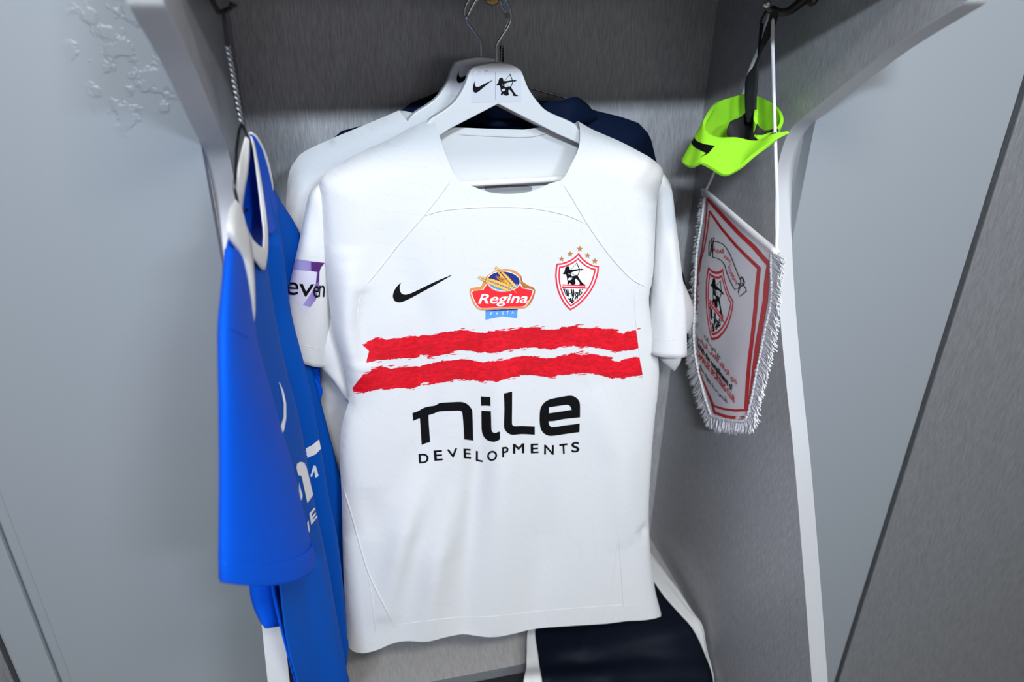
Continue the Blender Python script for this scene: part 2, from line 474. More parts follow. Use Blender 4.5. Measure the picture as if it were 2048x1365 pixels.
def paint_peeled():
    m = noise_bump(mat('grey_paint_blistered', (0.265, 0.288, 0.315, 1), 0.45), 140, 0.10, 0.0008)
    b = m.node_tree.nodes['Principled BSDF']; old = b.inputs['Normal'].links[0].from_node
    g = nd(m, 'ShaderNodeNewGeometry'); sx = nd(m, 'ShaderNodeSeparateXYZ'); lk(m, g.outputs['Position'], sx.inputs[0])
    def q(i, c, r):
        s = nd(m, 'ShaderNodeMath', operation='SUBTRACT'); s.inputs[1].default_value = c; lk(m, sx.outputs[i], s.inputs[0])
        d = nd(m, 'ShaderNodeMath', operation='DIVIDE'); d.inputs[1].default_value = r; lk(m, s.outputs[0], d.inputs[0])
        p = nd(m, 'ShaderNodeMath', operation='POWER'); p.inputs[1].default_value = 2; 
        ab = nd(m, 'ShaderNodeMath', operation='ABSOLUTE'); lk(m, d.outputs[0], ab.inputs[0]); lk(m, ab.outputs[0], p.inputs[0]); return p
    ad = nd(m, 'ShaderNodeMath', operation='ADD'); lk(m, q(0, -0.175, 0.06).outputs[0], ad.inputs[0]); lk(m, q(2, EYE - 0.105, 0.085).outputs[0], ad.inputs[1])
    ms = nd(m, 'ShaderNodeMapRange'); ms.inputs[1].default_value = 1.1; ms.inputs[2].default_value = 0.6; lk(m, ad.outputs[0], ms.inputs[0])
    nz = nd(m, 'ShaderNodeTexNoise'); nz.inputs['Scale'].default_value = 38; nz.inputs['Detail'].default_value = 3; lk(m, g.outputs['Position'], nz.inputs['Vector'])
    st = nd(m, 'ShaderNodeMapRange'); st.inputs[1].default_value = 0.5; st.inputs[2].default_value = 0.58; lk(m, nz.outputs['Fac'], st.inputs[0])
    mu = nd(m, 'ShaderNodeMath', operation='MULTIPLY'); lk(m, ms.outputs[0], mu.inputs[0]); lk(m, st.outputs[0], mu.inputs[1])
    bp = nd(m, 'ShaderNodeBump'); bp.inputs['Strength'].default_value = 0.4; bp.inputs['Distance'].default_value = 0.003
    lk(m, mu.outputs[0], bp.inputs['Height']); lk(m, old.outputs[0], bp.inputs['Normal']); lk(m, bp.outputs[0], b.inputs['Normal'])
    return m
M['paint_left'] = paint_peeled()

# ------------------------------------------------------------------ the locker
YB = 1.12                       # back wall
XL, XR = -0.103, 0.5835         # inner faces of the two side boards
TH = 0.0245
ZB = EYE - 1.107                # bench top
YP = 0.865                      # painted pillar faces
struct(box('floor', -3.6, 4.2, -4.2, 1.4, -0.05, 0.0, M['floor'], bevel=0))
struct(box('ceiling', -3.6, 4.2, -4.2, 1.4, 3.2, 3.25, M['room'], bevel=0))
struct(box('wall_front', -3.6, 4.2, -4.2, -4.15, 0.0, 3.2, M['room'], bevel=0))
struct(box('wall_room_left', -3.65, -3.6, -4.2, 1.4, 0.0, 3.2, M['room'], bevel=0))
struct(box('wall_room_right', 4.2, 4.25, -4.2, 1.4, 0.0, 3.2, M['room'], bevel=0))
struct(box('wall_back', XL - TH, XR + TH, YB, YB + 0.02, 0.0, EYE + 0.10, M['laminate'], bevel=0))
# side boards: deep under the overhead cabinet, narrow at chest height, deep again at the bench
prof_px = [(1934, 0), (1774, 101), (1646, 202), (1607, 233), (1580, 259), (1563, 299), (1552, 352), (1549, 420), (1551, 500), (1560, 641), (1575, 800), (1588, 924), (1604, 1115), (1623, 1365)]
prof = [at_x(u, v, XR) for u, v in prof_px]
prof = [(p[1], p[2]) for p in prof]
d0 = np.array(prof[0]) - np.array(prof[1]); d0 /= np.linalg.norm(d0)
k = (EYE + 0.10 - prof[0][1]) / d0[1]
prof = [tuple(np.array(prof[0]) + d0 * k)] + prof
d1 = np.array(prof[-1]) - np.array(prof[-2]); d1 /= np.linalg.norm(d1)
k = (0.0 - prof[-1][1]) / d1[1]
low = np.array(prof[-1]) + d1 * min(k, 0.35)
prof = prof + [tuple(low), (low[0], 0.0)]
PR = np.vstack((prof[:1], spline(prof[1:-2], 140), prof[-2:]))
PR[:, 0] = np.where(PR[:, 1] > EYE - 0.0225, np.maximum(PR[:, 0], 0.703), PR[:, 0])
def board(name, x0, x1, edge_name):
    n = len(PR); V = []; 
    for x in (x0, x1):
        V += [(x, y, z) for y, z in PR] + [(x, YB, 0.0), (x, YB, EYE + 0.10)]
    m = n + 2; F = []
    for i in range(m):
        j = (i + 1) % m
        if i < n - 1: continue                   # the front edge is banded below
        F.append((i, j, m + j, m + i))
    F.append(tuple(range(m))); F.append(tuple(range(2 * m - 1, m - 1, -1)))
    b = struct(mesh_obj(name, V, F, M['laminate'], smooth=False))
    # 1 mm edge band round the front
    t = np.gradient(PR, axis=0); t /= np.linalg.norm(t, axis=1)[:, None]
    nn = np.c_[t[:, 1], -t[:, 0]]
    if nn[5, 0] > 0: nn = -nn
    O = PR + nn * 0.0012
    V = []
    n3 = len(PR)
    V = [(x0, y, z) for y, z in O] + [(x1, y, z) for y, z in O] + [(x0, y, z) for y, z in O] + [(x0, y, z) for y, z in PR] + [(x1, y, z) for y, z in O] + [(x1, y, z) for y, z in PR]
    F = []
    for i in range(n3 - 1):
        for g in (0, 2, 4): F.append((g * n3 + i, g * n3 + i + 1, (g + 1) * n3 + i + 1, (g + 1) * n3 + i))
    e = mesh_obj(edge_name, V, F, M['edge'], smooth=True); struct(e)
    return b
board('wall_left', XL - TH, XL, 'trim_1')
board('wall_right', XR, XR + TH, 'trim_2')
ZT = EYE + 0.60
struct(box('wall_left_front', -0.43, XL - TH, YP, YP + 0.02, 0, ZT, M['paint_left'], bevel=0.001))
struct(box('trim_3', -0.447, -0.43, YP + 0.007, YP + 0.02, 0, ZT, M['paint'], bevel=0.003))
struct(box('wall_left_outer', -0.494, -0.447, YP, YP + 0.02, 0, ZT, M['paint'], bevel=0.004))
struct(box('wall_left_next', -1.3, -0.500, YP, YP + 0.02, 0, ZT, M['laminate_outer'], bevel=0.001))
struct(box('wall_right_front', XR + TH, 0.908, YP, YP + 0.02, 0, ZT, M['paint'], bevel=0.001))
struct(box('wall_right_next', 0.916, 2.0, YP - 0.004, YP + 0.016, 0, ZT, M['laminate_outer'], bevel=0.002))
struct(box('wall_gap_right', 0.90, 0.93, YP + 0.021, YP + 0.04, 0, ZT, M['dark'], bevel=0))
struct(box('wall_gap_left', -0.52, -0.48, YP + 0.021, YP + 0.04, 0, ZT, M['dark'], bevel=0))
cab = thing('overhead_cabinet', 'grey cabinet above the locker, just out of the picture, shading its upper part', 'cabinet', (0.24, 0.8, EYE))
box('body', XL - TH - 0.004, XR + TH + 0.004, 0.70, YP - 0.006, EYE - 0.023, EYE + 0.55, M['laminate'], cab)
box('top_board', XL, XR, YP - 0.006, YB, EYE + 0.08, EYE + 0.10, M['laminate'], cab)
# bench
bench = thing('bench', 'grey brushed bench seat at the foot of the locker under the shirts', 'bench', (0.24, 1.0, 0))
box('seat', XL, XR, 0.869, YB, ZB - 0.018, ZB, M['bench'], bench, bevel=0.0008)
box('front_edge', XL, XR, 0.8665, 0.869, ZB - 0.0185, ZB + 0.0002, M['bench_edge'], bench, bevel=0.0004)
box('front_panel', XL, XR, 0.92, 0.935, 0.0, ZB - 0.018, M['dark'], bench, bevel=0)

# ------------------------------------------------------------------ shirts hung flat to the back wall
def to_mid(px, mid):
    """picture points of a hanging garment -> (x, z) on its middle surface."""
    out = []
    for u, v in px:
        y = mid(0.2, EYE - 0.5)
        for _ in range(8):
            p = at_y(u, v, y); y = mid(p[0], p[2])
        out.append((p[0], p[2]))
    return np.array(out)
def sheet_pair(front_px, back_px, side_px, mid, thick, rim, folds, step, parent, matl, mat_back=None, name='body', back_name='back_panel'):
    """front and back panel of a shirt body, meeting at the side and shoulder lines, open at neck and hem."""
    sides = [to_mid(s, mid) for s in side_px]
    fl = [(to_mid(p, mid), a, w) for p, a, w in folds]
    objs = []
    for sgn, px in ((-1, front_px), (1, back_px)):
        loop = to_mid(px, mid)
        v, f = fill([loop], step)
        d = np.full(len(v), 1e9)
        for s in sides: d = np.minimum(d, seg_dist(v, s))
        t = thick * np.sqrt(np.clip(1 - (1 - np.clip(d / rim, 0, 1)) ** 2, 0, 1)) / 2
        y = np.array([mid(a, b) for a, b in v]) + sgn * t
        for ln, a, w in fl:
            fade = along_open(v, ln) if ln[-1][1] < EYE - 0.88 else along(v, ln)
            y = y - 1.9 * a * fade * np.exp(-(seg_dist(v, ln) / (1.3 * w)) ** 2) * (1 if sgn < 0 else 0.6) * np.clip(d / 0.012, 0, 1)
        P = np.c_[v[:, 0], y, v[:, 1]]
        n = np.cross(P[f[0][1]] - P[f[0][0]], P[f[0][2]] - P[f[0][0]])
        if n[1] * sgn < 0: f = f[:, ::-1]
        o = mesh_obj(name if sgn < 0 else back_name, P, f, matl if sgn < 0 or mat_back is None else mat_back, parent, uv=v)
        objs.append(o)
    return objs
def sleeve(name, rows, nrow, parent, matl, seg=40, power=0.8, wrinkle=0.0, close_top=True, ph=0.0, sag=0.0, sag_pow=8):
    """a cloth tube; each row: left px, its depth, right px, its depth, half thickness."""
    R = np.array([tuple(at_y(*l, yl)) + tuple(at_y(*r, yr)) + (h,) for l, yl, r, yr, h in rows])
    S = spline(R, nrow)
    V = []; UV = []
    for i, s in enumerate(S):
        a, b, h = s[:3], s[3:6], max(s[6], 0.001)
        c = (a + b) / 2; ax = (b - a) / 2
        t = S[min(i + 1, nrow - 1)] - S[max(i - 1, 0)]
        dn = (t[:3] + t[3:6]) / 2
        nn = np.cross(ax, dn); nn /= np.linalg.norm(nn) + 1e-12
        if nn[1] > 0: nn = -nn                           # towards the room
        for k in range(seg):
            th = 2 * math.pi * k / seg
            q = math.sin(th); q = math.copysign(abs(q) ** power, q)
            wob = 1 + wrinkle * math.sin(3 * th + 0.35 * i + ph) + wrinkle * 0.7 * math.sin(5 * th - 0.22 * i + 2 * ph)
            V.append(c + ax * math.cos(th) + nn * h * q * wob + np.array((0, 0, -sag * (i / (nrow - 1)) ** sag_pow * math.sin(th) ** 2)))
            UV.append((c[0] + np.linalg.norm(ax) * math.cos(th) * (1 if q >= 0 else -1) + (0 if q >= 0 else 2), V[-1][2]))
    F = []
    for i in range(nrow - 1):
        for k in range(seg):
            F.append((i * seg + k, i * seg + (k + 1) % seg, (i + 1) * seg + (k + 1) % seg, (i + 1) * seg + k))
    if close_top: F.append(tuple(range(seg - 1, -1, -1)))
    o = mesh_obj(name, V, F, matl, parent, uv=UV)
    bm = bmesh.new(); bm.from_mesh(o.data); bmesh.ops.recalc_face_normals(bm, faces=bm.faces); bm.to_mesh(o.data); bm.free()
    m = o.modifiers.new('solid', 'SOLIDIFY'); m.thickness = 0.0012; m.offset = -1
    return o
def surf_line(bvh, px, off, n):
    out = []
    for u, v in spline(px, n):
        p = to_surface(bvh, u, v, off)
        if p is not None: out.append(np.array(p))
    return out
def seam(bvh, name, px, rad, matl, parent, n=50, off=0.0):
    L = surf_line(bvh, px, off, n)
    if len(L) > 2:
        k = np.arange(len(L)); tp = np.clip(np.minimum(k, len(L) - 1 - k) / 4.0, 0.15, 1)
        return tube(name, L, rad * tp, matl, parent, seg=6)

# ---- navy polo at the very back
ZN = EYE
navy = thing('polo_shirt', 'dark navy collared shirt hanging furthest back, behind both white shirts', 'shirt', (0.24, 1.075, EYE - 0.2))
nm = lambda x, z: 1.075
nf = [(880, 190), (859, 200), (809, 216), (796, 224), (757, 239), (734, 249), (683, 262), (665, 278), (655, 300), (660, 420), (690, 700), (710, 900), (720, 1010), (1000, 1025), (1240, 1010), (1290, 760), (1300, 600), (1330, 620), (1345, 560), (1330, 420), (1318, 345), (1312, 320), (1303, 281), (1295, 265), (1277, 246), (1240, 233), (1194, 222), (1180, 217), (1168, 222), (1140, 250), (1060, 262), (990, 262), (930, 250), (900, 215)]
sheet_pair(nf, nf[:-5] + [(1140, 214), (1060, 204), (990, 200), (930, 204), (900, 204)], [nf[2:17], nf[17:28]], nm, 0.05, 0.05, [([(960, 230), (1060, 245)], 0.006, 0.01)], 0.014, navy, M['navy'])
# its collar: an upright band standing round the neck
cf = [((1083, 207), 1.045), ((1108, 203), 1.035), ((1133, 199), 1.03), ((1152, 194), 1.035), ((1174, 210), 1.05), ((1181, 219), 1.06)]
cb = [((1090, 262), 1.04), ((1115, 258), 1.03), ((1138, 256), 1.022), ((1160, 250), 1.03), ((1182, 243), 1.045), ((1196, 236), 1.06)]
A = spline([at_y(*p, y) for p, y in cf], 16); B = spline([at_y(*p, y) for p, y in cb], 16)
V = list(A) + list((A + B) / 2 + np.array((0, -0.006, 0))) + list(B)
F = [(r * 16 + i, r * 16 + i + 1, r * 16 + 17 + i, r * 16 + 16 + i) for r in range(2) for i in range(15)]
mesh_obj('collar', V, F, M['navy'], navy, solid=0.003, subd=1)
L = [at_y(*p, y) for p, y in (((905, 205), 1.05), ((940, 235), 1.03), ((990, 246), 1.025), ((1060, 243), 1.03), ((1110, 240), 1.03))]
tube('neckband', spline(L, 30), 0.006, M['navy'], navy, seg=8)
sleeve('sleeve', [((1290, 310), 1.075, (1306, 330), 1.075, 0.008), ((1290, 420), 1.07, (1330, 450), 1.07, 0.02), ((1320, 560), 1.06, (1366, 560), 1.06, 0.025), ((1330, 668), 1.05, (1380, 664), 1.05, 0.025), ((1330, 700), 1.05, (1371, 702), 1.05, 0.024)], 24, navy, M['navy'])
sleeve('sleeve', [((668, 280), 1.075, (690, 275), 1.075, 0.01), ((600, 420), 1.07, (680, 420), 1.07, 0.022), ((600, 600), 1.06, (690, 600), 1.06, 0.024)], 18, navy, M['navy'])

# ---- second white shirt
shirt2 = thing('football_shirt', 'white football shirt half hidden behind the white shirt with red stripes', 'shirt', (0.2, 1.0, EYE - 0.2))
s2m = lambda x, z: 1.005 - 0.06 * (EYE - 0.2 - z)
s2sh = [(798, 221), (734, 248), (667, 276), (609, 303), (591, 321)]
s2l = [(591, 321), (579, 343), (573, 385), (572, 430), (574, 500), (580, 600), (588, 690), (612, 708), (632, 712), (638, 735), (642, 800), (655, 900), (668, 1000), (685, 1130), (700, 1232)]
s2r = [(1160, 255), (1240, 292), (1300, 330), (1318, 400), (1305, 560), (1300, 720), (1290, 900), (1285, 1060), (1290, 1180)]
s2A = [tuple(q) for q in spline(s2sh + s2l[1:], 70)]; s2r = [tuple(q) for q in spline(s2r, 30)]
s2f = s2A + [(860, 1225), (1100, 1200)] + s2r[::-1] + [(1120, 340), (1010, 372), (900, 340), (840, 270)]
s2b = s2A + [(860, 1225), (1100, 1200)] + s2r[::-1] + [(1070, 275), (1000, 285), (910, 275), (860, 240)]
s2 = sheet_pair(s2f, s2b, [s2A, s2r], s2m, 0.034, 0.045, [([(640, 790), (668, 960)], 0.006, 0.014), ([(668, 790), (676, 900)], -0.006, 0.012)], 0.011, shirt2, M['white_knit'])
sleeve('sleeve', [((1285, 322), 1.005, (1305, 335), 1.005, 0.006), ((1290, 400), 1.0, (1345, 440), 1.0, 0.018), ((1296, 500), 0.995, (1352, 530), 0.995, 0.022), ((1302, 600), 0.99, (1384, 613), 0.99, 0.024), ((1306, 660), 0.985, (1376, 660), 0.985, 0.024)], 30, shirt2, M['white_plain'], wrinkle=0.04)

# ---- the front shirt
shirt = thing('football_shirt', 'white football shirt with two red brushstroke stripes, foremost on the hangers', 'shirt', (0.2, 0.95, EYE - 0.2))
fm = lambda x, z: 0.952 - 0.105 * (EYE - 0.215 - z)
shL = [(865, 234), (827, 252), (775, 280), (724, 303), (675, 330), (652, 346), (640, 362)]
bdL = [(640, 362), (641, 400), (647, 470), (654, 560), (665, 657), (681, 715), (692, 760), (698, 800), (689, 830), (681, 868), (679, 915), (683, 985), (685, 1070), (687, 1150), (690, 1210), (693, 1250), (692, 1286)]
hem = [(690, 1288), (719, 1289), (754, 1278), (791, 1263), (848, 1257), (914, 1251), (977, 1252), (1024, 1247), (1071, 1239), (1110, 1234), (1207, 1228), (1246, 1223), (1300, 1223), (1322, 1228)]
bdR = [(1322, 1228), (1310, 1180), (1302, 1120), (1298, 1060), (1298, 1000), (1302, 930), (1306, 870), (1314, 800), (1318, 750), (1316, 715), (1310, 690), (1302, 640), (1298, 590), (1307, 540), (1311, 450), (1316, 390), (1327, 345)]
shR = [(1327, 345), (1308, 321), (1282, 305), (1240, 283), (1187, 260), (1155, 242)]
nkF = [(1155, 249), (1149, 286), (1134, 317), (1116, 349), (1092, 357), (1055, 373), (1013, 378), (973, 375), (936, 362), (906, 346), (884, 296)]
nkB = [(1155, 249), (1120, 258), (1055, 267), (980, 265), (905, 262), (885, 250)]
folds = [([(855, 900), (800, 1050), (770, 1200)], 0.008, 0.016), ([(905, 940), (865, 1100), (850, 1250)], 0.008, 0.018),
         ([(965, 600), (955, 800), (950, 930), (930, 1120), (925, 1240)], -0.006, 0.014), ([(1010, 620), (1000, 900), (985, 1240)], 0.004, 0.02),
         ([(720, 560), (716, 640), (728, 720)], -0.005, 0.010), ([(690, 480), (700, 640), (716, 770)], 0.007, 0.014),
         ([(770, 430), (840, 620), (846, 860), (800, 990)], -0.004, 0.018), ([(1080, 900), (1080, 1100), (1060, 1230)], -0.004, 0.02),
         ([(1180, 760), (1230, 900), (1240, 1080)], 0.004, 0.02), ([(1288, 380), (1280, 560), (1290, 700)], 0.004, 0.014),
         ([(1270, 1040), (1300, 1070)], -0.004, 0.008), ([(735, 960), (742, 1060)], -0.002, 0.014)]
def sm(p, n): return [tuple(q) for q in spline(p, n)]
sideL = sm(shL + bdL[1:], 70); sideR = sm(bdR + shR[1:], 70); hem = sm(hem, 30); nkF = sm(nkF, 30)
front_px = sideL + hem[1:] + sideR[1:] + nkF
back_px = sideL + hem[1:] + sideR[1:] + nkB
body = sheet_pair(front_px, back_px, [sideL, sideR], fm, 0.044, 0.05, folds, 0.0062, shirt, M['white_knit'], M['white_plain'])
slL = sleeve('sleeve', [((640, 364), 0.953, (650, 360), 0.953, 0.003), ((621, 387), 0.951, (650, 400), 0.956, 0.012), ((612, 430), 0.949, (652, 450), 0.958, 0.015), ((600, 490), 0.944, (656, 500), 0.958, 0.017), ((584, 560), 0.938, (660, 580), 0.958, 0.018), ((576, 610), 0.934, (662, 650), 0.958, 0.018), ((580, 670), 0.931, (654, 700), 0.954, 0.018), ((588, 721), 0.928, (646, 731), 0.95, 0.018)], 40, shirt, M['white_knit'], wrinkle=0.03, ph=0.7)
slR = sleeve('sleeve', [((1310, 335), 0.952, (1322, 340), 0.952, 0.004), ((1312, 380), 0.95, (1340, 372), 0.95, 0.014), ((1310, 440), 0.944, (1347, 440), 0.944, 0.02), ((1308, 540), 0.932, (1357, 536), 0.934, 0.025), ((1304, 620), 0.92, (1365, 620), 0.922, 0.027), ((1300, 708), 0.905, (1369, 705), 0.91, 0.026)], 40, shirt, M['white_knit'], wrinkle=0.05, ph=2.2)
# gusset of cloth under each arm, between sleeve hem and side
gl = [at_y(u, v, y) for u, v, y in ((636, 700, .944), (670, 690, .946), (698, 760, .94), (637, 731, .94), (652, 738, .94), (697, 802, .935), (660, 757, .94), (682, 786, .94))]
gr = [((1300, 660), .945, (1362, 660), .945, .012), ((1310, 705), .945, (1362, 700), .945, .012), ((1322, 722), .945, (1360, 722), .945, .010), ((1345, 741), .945, (1349, 741), .945, .003)]
sleeve('gusset', gr, 14, shirt, M['white_plain'], seg=20)
glr = [((648, 560), .957, (664, 565), .955, .003), ((644, 620), .955, (676, 625), .953, .007), ((636, 690), .948, (690, 690), .946, .012), ((638, 728), .946, (697, 745), .944, .012), ((655, 748), .944, (700, 772), .942, .012), ((678, 778), .942, (701, 790), .94, .008), ((692, 800), .94, (702, 806), .94, .004)]
sleeve('gusset', glr, 16, shirt, M['white_knit'], seg=20, wrinkle=0.06)
bv = world_bvh(body[:1])
bvs = world_bvh(body[:1] + [slL, slR])
wp = M['white_plain']
seam(bv, 'seam', [(908, 348), (880, 390), (840, 440), (800, 485), (765, 530), (730, 572)], 0.0013, wp, shirt)
seam(bv, 'seam', [(1115, 352), (1142, 392), (1178, 452), (1215, 505), (1250, 545), (1270, 562), (1303, 580)], 0.0013, wp, shirt)
seam(bv, 'seam', [(838, 436), (866, 426), (900, 419), (980, 414), (1060, 416), (1120, 427), (1150, 437), (1172, 449)], 0.0011, wp, shirt)
seam(bv, 'seam', [(687, 975), (706, 1040), (735, 1140), (765, 1205), (791, 1256)], 0.0014, wp, shirt)
seam(bv, 'seam', [(735, 1143), (744, 1200), (752, 1268)], 0.0009, wp, shirt)
seam(bv, 'seam', [(1236, 1080), (1226, 1150), (1213, 1222)], 0.0009, wp, shirt)
seam(bv, 'seam', [(1238, 1080), (1243, 1150), (1247, 1218)], 0.0012, wp, shirt)
seam(bv, 'hem_stitch', [(796, 1250), (850, 1243), (910, 1236), (980, 1234), (1070, 1224), (1110, 1220), (1200, 1214), (1240, 1211), (1300, 1209)], 0.0006, wp, shirt, 70)
seam(bv, 'seam', [(725, 577), (716, 630), (722, 690)], 0.0008, wp, shirt, 20)
seam(bv, 'seam', [(1268, 565), (1270, 620), (1278, 700), (1285, 760)], 0.0008, wp, shirt, 20)
seam(world_bvh([slR]), 'hem_stitch', [(1303, 678), (1330, 680), (1366, 678)], 0.0006, wp, shirt, 30)
seam(world_bvh([slL]), 'hem_stitch', [(600, 690), (620, 694), (640, 700)], 0.0006, wp, shirt, 30)
# neckband following the front neckline, piped edge
nk = [(884, 296), (906, 346), (936, 362), (973, 375), (1013, 378), (1055, 373), (1092, 357), (1116, 349), (1134, 317), (1149, 286)]
nk = [(906, 346)] + nk[2:8] + [(1116, 349)]
nkd = [(u + (u - 1012) * 0.012, v + 5.0) for u, v in spline(nk, 70)]
NB = [np.array(p) for p in (to_surface(bv, u, v, -0.0004) for u, v in nkd) if p is not None]
if len(NB) > 12: tube('neckband', spline(NB[::3], 80), 0.0014, wp, shirt, seg=8)
# inside neck tape and the printed size panel on the back panel
bvb = world_bvh(body[1:2])
seam(bvb, 'neck_tape', [(905, 268), (980, 271), (1055, 273), (1110, 262)], 0.0016, wp, shirt, 30)
print_on(bvb, 'size_print', [[(968, 371), (1000, 369), (1050, 370), (1065, 374), (1060, 395), (975, 395)]], M['ink_soft'], shirt, 5)

# ---- prints on the front shirt (Z8: crop origin 760,480, scale 2.968; Z7: 800,760, 5.12)
def crop(pts, ox, oy, s): return [(ox + x / s, oy + y / s) for x, y in pts]
Z8 = lambda p: crop(p, 760, 480, 2.968)
Z7 = lambda p: crop(p, 800, 760, 5.12)
tick = Z8([(125, 253), (117, 275), (118, 300), (128, 318), (150, 325), (185, 316), (240, 290), (330, 247), (423, 208), (421, 213), (350, 254), (270, 298), (190, 342), (140, 365), (110, 371), (85, 362), (76, 335), (84, 302), (104, 272)])
print_on(bv, 'tick_logo', [auto(tick)], M['ink'], shirt, 3.5)
n_ = [(127, 340), (180, 322), (240, 288), (300, 272), (360, 262), (400, 240), (440, 233), (520, 229), (620, 226), (670, 238), (710, 270), (735, 310), (741, 360), (749, 622), (702, 616), (656, 610), (650, 480), (640, 360), (632, 330), (610, 317), (520, 318), (400, 325), (350, 344), (292, 362), (297, 480), (309, 637), (264, 650), (221, 667), (214, 560), (203, 395), (170, 404), (134, 420)]
i_dot = [(827, 169), (880, 174), (926, 174), (929, 268), (880, 264), (830, 265)]
i_ = [(833, 317), (932, 321), (935, 420), (938, 510), (950, 535), (975, 543), (1024, 527), (1024, 610), (985, 630), (945, 634), (890, 615), (855, 575), (838, 520), (834, 420)]
l_ = [(1063, 140), (1148, 120), (1147, 300), (1146, 440), (1152, 462), (1170, 475), (1250, 473), (1379, 478), (1379, 562), (1250, 556), (1160, 563), (1115, 552), (1080, 520), (1064, 470), (1068, 300)]
e_o = [(1430, 440), (1430, 350), (1440, 290), (1470, 240), (1520, 205), (1580, 188), (1660, 173), (1740, 162), (1790, 174), (1825, 205), (1842, 250), (1843, 384), (1760, 392), (1660, 404), (1580, 421), (1521, 425), (1524, 455), (1545, 484), (1600, 482), (1680, 468), (1760, 458), (1840, 447), (1836, 536), (1760, 545), (1660, 560), (1580, 572), (1520, 572), (1470, 545), (1440, 500)]
e_i = [(1524, 282), (1600, 270), (1680, 258), (1715, 256), (1740, 268), (1758, 306), (1690, 318), (1600, 332), (1524, 342)]
print_on(bv, 'lettering', [auto(Z7(q)) for q in (n_, i_dot, i_, l_, e_o, e_i)], M['ink'], shirt, 5)
dev = [('D', 188, 760, 290, 752, 196, 858), ('E', 344, 724, 430, 718, 352, 830), ('V', 478, 714, 586, 700, 490, 806), ('E', 648, 704, 722, 708, 652, 804), ('L', 776, 727, 848, 742, 776, 830), ('O', 893, 730, 996, 722, 893, 835), ('P', 1044, 690, 1110, 682, 1046, 797), ('M', 1155, 657, 1272, 650, 1155, 758), ('E', 1336, 656, 1416, 652, 1338, 754), ('N', 1476, 664, 1576, 668, 1474, 764), ('T', 1630, 660, 1712, 650, 1636, 764), ('S', 1752, 640, 1834, 632, 1755, 748)]
dl = []
for ch, xl, yl, xr, yr, xb, yb in dev:
    lp = text_loops(ch, offset=0.022); A = np.vstack(lp); lo, hi = A.min(0), A.max(0)
    for l in lp:
        s = (l[:, 0] - lo[0]) / (hi[0] - lo[0]); t = (hi[1] - l[:, 1]) / (hi[1] - lo[1])
        p = np.outer(1 - s, (xl, yl)) + np.outer(s, (xr, yr)) + np.outer(t, (xb - xl, yb - yl))
        dl.append(Z7(p))
print_on(bv, 'lettering', dl, M['ink'], shirt, 3)
# red stripes with torn brush edges
S1 = lambda p: crop(p, 690, 630, 6.4)
S2 = lambda p: crop(p, 990, 630, 6.606)
up1 = S1([(215, 378), (300, 360), (270, 352), (310, 328), (370, 312), (378, 297), (420, 292), (440, 300), (490, 300), (520, 318), (560, 314), (620, 298), (720, 297), (735, 288), (800, 283), (850, 268), (900, 272), (950, 278), (990, 258), (1100, 262), (1180, 245), (1240, 228), (1330, 212), (1420, 203), (1470, 192), (1520, 194), (1600, 205), (1660, 222), (1760, 230), (1815, 226), (1830, 210), (1910, 212), (1960, 203)]) + \
      S2([(20, 205), (110, 212), (230, 198), (330, 178), (440, 165), (560, 160), (640, 172), (600, 190), (700, 195), (790, 197), (850, 182), (880, 160), (960, 162), (1010, 148), (1080, 134), (1120, 150), (1080, 160), (1180, 178), (1280, 178), (1340, 165), (1420, 185), (1520, 186), (1615, 192), (1640, 205), (1600, 222), (1640, 238), (1700, 248), (1730, 220), (1800, 210), (1862, 200)])
lo1 = S2([(1895, 440), (1840, 462), (1780, 466), (1690, 472), (1630, 488), (1560, 478), (1480, 462), (1400, 445), (1300, 428), (1200, 415), (1130, 425), (1050, 412), (980, 410), (910, 415), (840, 428), (800, 452), (740, 460), (660, 442), (600, 445), (520, 428), (430, 432), (330, 436), (330, 448), (210, 455), (120, 475), (60, 500), (20, 488)]) + \
      S1([(1960, 480), (1890, 488), (1830, 490), (1790, 470), (1740, 488), (1680, 472), (1640, 462), (1560, 458), (1450, 455), (1380, 470), (1400, 488), (1330, 498), (1230, 515), (1140, 530), (1060, 550), (1040, 540), (1080, 520), (1030, 512), (960, 512), (950, 540), (850, 562), (740, 552), (640, 565), (540, 575), (430, 578), (350, 600), (268, 615), (308, 465)])
up2 = S1([(100, 935), (235, 757), (290, 752), (335, 712), (330, 692), (400, 684), (420, 668), (480, 668), (540, 672), (580, 690), (640, 680), (760, 668), (860, 660), (960, 662), (1010, 640), (1110, 622), (1180, 606), (1260, 595), (1330, 584), (1420, 575), (1490, 564), (1560, 572), (1640, 582), (1720, 603), (1810, 606), (1830, 595), (1910, 592), (1960, 585)]) + \
      S2([(20, 600), (90, 602), (200, 580), (260, 555), (360, 545), (480, 545), (600, 552), (570, 568), (680, 570), (780, 568), (830, 545), (900, 540), (960, 528), (1010, 505), (1100, 500), (1060, 515), (1130, 528), (1220, 525), (1230, 512), (1330, 520), (1390, 540), (1480, 545), (1560, 565), (1530, 590), (1570, 610), (1640, 620), (1670, 595), (1760, 578), (1830, 562), (1915, 558)])
